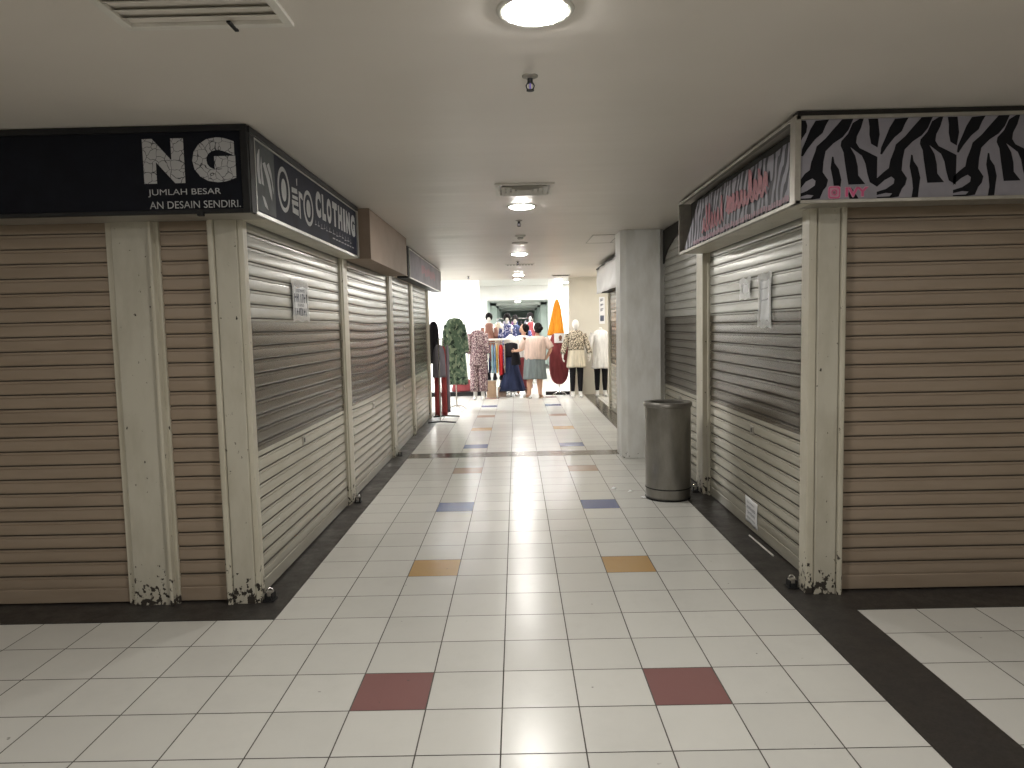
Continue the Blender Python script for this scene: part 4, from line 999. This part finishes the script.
mb = MB(); mb.box(-.66, -.46, 15.15, 15.45, .0, .34); mb.box(-.665, -.455, 15.145, 15.455, .30, .345); tag(build('cardboard_box', mb, M['wood'], origin=(-.56, 15.3, 0), bevel=.004), 'tan cardboard box on the floor under the colourful rack', 'box')
mb = MB(); mb.box(-.43, -.24, 15.25, 15.5, .0, .10); mb.box(-.42, -.25, 15.26, 15.49, .10, .2); tag(build('folded_clothes', mb, F['pink'], origin=(-.33, 15.4, 0), bevel=.02), 'folded pale pink clothes on the floor under the red garment', 'clothes')

# --- black garment held out by the woman, orange garment, bust picture
hung('garment', 'black garment held up between the two shoppers', -.02, 15.12, .68, 1.02, .10, .05, F['black'], 'garment', hanger=False)
t = thing('dress', 'orange draped dress hanging high beside the bright light', 'dress', (.885, 15.7, 1.28))
mb = cloth([(.91, 15.7, 2.09, .015, .015), (.91, 15.7, 2.04, .045, .04, .5), (.905, 15.7, 1.85, .085, .05, 1), (.89, 15.7, 1.6, .12, .06, 1.2), (.87, 15.7, 1.28, .165, .08, 1.5)], pleat=.14, np_=7); sub(build('cloth', mb, F['orange'], t, smooth=True))
mb = MB(); mb.tube([(.91, 15.7, 2.09), (.91, 15.7, 2.14), (.91, 15.72, 2.16), (.91, 15.73, 2.13)], .004, 6); build('hanger', mb, M['black'], t, smooth=True)
mb = MB(); mb.box(.80, 1.04, 15.02, 15.035, 1.14, 1.34); o = tag(build('picture_card', mb, M['paper'], origin=(.92, 15.03, 1.14)), 'small white card with a dark emblem in front of the maroon dress', 'card')
mb = MB(); mb.ell((.93, 15.018, 1.25), (.035, .003, .05), 14, 8); mb.box(.90, .96, 15.016, 15.02, 1.185, 1.205); build('emblem', mb, F['brown'], o)

# --- clothes beyond: busts on a table
G3 = 'dressed busts behind the colourful rack'
def bust(x, y, z0, z1, w_, mat, label, headm=None):
    t = stand_dress('dress_form', label, x, y, [(0, 0, z1, .05, .045), (0, 0, z1-.03, w_*.7, .07), (0, 0, z1-.1, w_, .10), (0, 0, z1-.35, w_*.85, .1, .4), (0, 0, z0, w_*1.15, .13, 1)], mat, z1, group=G3, sleeves=.35, arms=w_+.05, base=True)
    if headm:
        mb = MB(); head_mb(mb, (x, y, z1+.12), PI, .9, True); build('head', mb, M['mannequin'], t, smooth=True)
        mb = MB(); mb.ell((x, y+.01, z1+.14), (.085, .095, .10), 14, 8); build('wig', mb, headm, t, smooth=True)
    return t
bust(-.62, 16.4, .7, 1.60, .13, F['brown'], 'dress form in brown blouse, leftmost behind the colourful rack', M['hair'])
bust(-.40, 16.7, .7, 1.60, .14, F['cream'], 'dress form in pale cream blouse behind the colourful rack')
bust(-.20, 16.3, .6, 1.58, .13, F['floral'], 'dress form in blue patterned blouse with dark wig', M['hair'])
bust(-.02, 17.1, .6, 1.55, .15, F['navy'], 'dress form in navy blouse behind the patterned one', M['hair'])
bust(.18, 17.6, .6, 1.50, .15, F['floral'], 'dress form in blue patterned blouse nearest the shoppers')
bust(.36, 17.9, .6, 1.62, .12, F['maroon'], 'dress form in maroon blouse just above the shoppers', M['hair'])
t = thing('clothes_rack', 'far clothes rack with dark garments in front of the green passage', 'clothes rack', (.0, 19.0, 0))
mb = MB(); mb.tube([(-.5, 19, 1.72), (.45, 19, 1.72)], .012, 8); build('rail', mb, M['chrome'], t, smooth=True)
for xx in (-.5, .45):
    mb = MB(); mb.tube([(xx, 19, .02), (xx, 19, 1.72)], .012, 8); build('upright', mb, M['chrome'], t, smooth=True)
    mb = MB(); mb.tube([(xx, 18.8, .015), (xx, 19.2, .015)], .012, 8); build('foot', mb, M['chrome'], t, smooth=True)
for i, (c, n_) in enumerate((('navy', 'navy garment at the left end of the far rack'), ('greyc', 'grey garment second from the left on the far rack'), ('floral', 'blue patterned garment on the far rack'), ('purple', 'purple garment on the far rack'), ('navy', 'navy garment in the middle of the far rack, right of the purple one'), ('black', 'black garment on the far rack'), ('greyc', 'grey garment on the far rack next to the brown one'), ('brown', 'brown garment at the right end of the far rack'))):
    hung('garment', n_, -.43+i*.115, 19, .75, 1.66, .05, .2, F[c], 'garment', 'dark garments on the far rack', topw=.8)

# low plinths
mb = MB(); mb.box(-2.2, -.72, 15.55, 15.75, 0, .09); tag(build('display_plinth', mb, M['black'], origin=(-1.4, 15.6, 0), bevel=.004), 'long low black plinth on the floor left of the colourful rack', 'plinth')
mb = MB(); mb.box(.62, 1.14, 15.42, 15.6, 0, .07); tag(build('display_plinth', mb, M['black'], origin=(.9, 15.5, 0), bevel=.004), 'short low black plinth behind the maroon dress', 'plinth')
hung('garment', 'dark maroon garment low on the floor rail behind the green dress', -1.18, 15.65, .092, .38, .28, .08, F['maroon'], 'garment', hanger=False)
# small sign on the cream wall
t = thing('wall_poster', 'narrow white poster with black marks on the wall by the far right shutter', 'poster', (1.86, 15.39, 1.55))
mb = MB(); mb.box(1.80, 1.92, 15.385, 15.397, 1.52, 2.10); build('sheet', mb, M['paper'], t)
mb = MB()
for z, h_ in ((2.0, .06), (1.9, .05), (1.79, .06)):
    mb.box(1.83, 1.845, 15.38, 15.385, z, z+h_); mb.box(1.845, 1.89, 15.38, 15.385, z+h_-.014, z+h_); mb.box(1.845, 1.88, 15.38, 15.385, z+.018, z+.03)
mb.box(1.82, 1.90, 15.38, 15.385, 1.58, 1.70)
build('black_marks', mb, M['ink'], t)

# ------------------------------------------------------------------ camera
cam = bpy.data.cameras.new('camera'); co = bpy.data.objects.new('camera', cam); COL.objects.link(co)
f_, p_, y_, r_ = 709.5, .0804, .0075, -.0224
fw = Vector((-math.sin(y_)*math.cos(p_), math.cos(y_)*math.cos(p_), -math.sin(p_)))
r0 = Vector((math.cos(y_), math.sin(y_), 0)); u0 = r0.cross(fw)
rr = r0*math.cos(r_)+u0*math.sin(r_); uu = -r0*math.sin(r_)+u0*math.cos(r_)
mt = Matrix((rr, uu, -fw)).transposed().to_4x4(); mt.translation = Vector((0, 0, 1.5)); co.matrix_world = mt
cam.sensor_width = 36; cam.lens = f_/1024*36; cam.clip_start = .05; cam.clip_end = 200
scn.camera = co

# ------------------------------------------------------------------ world and look
wd = bpy.data.worlds.new('world'); scn.world = wd; wd.use_nodes = True
wd.node_tree.nodes['Background'].inputs[0].default_value = (.9, .92, 1, 1); wd.node_tree.nodes['Background'].inputs[1].default_value = .3
scn.view_settings.view_transform = 'Standard'; scn.view_settings.look = 'None'; scn.view_settings.gamma = 1; scn.view_settings.exposure = 0.
scn.view_settings.use_curve_mapping = False
scn.cycles.max_bounces = 10; scn.cycles.diffuse_bounces = 6; scn.cycles.glossy_bounces = 4
scn.cycles.use_denoising = True; scn.cycles.denoising_prefilter = 'ACCURATE'; scn.cycles.sample_clamp_indirect = 4
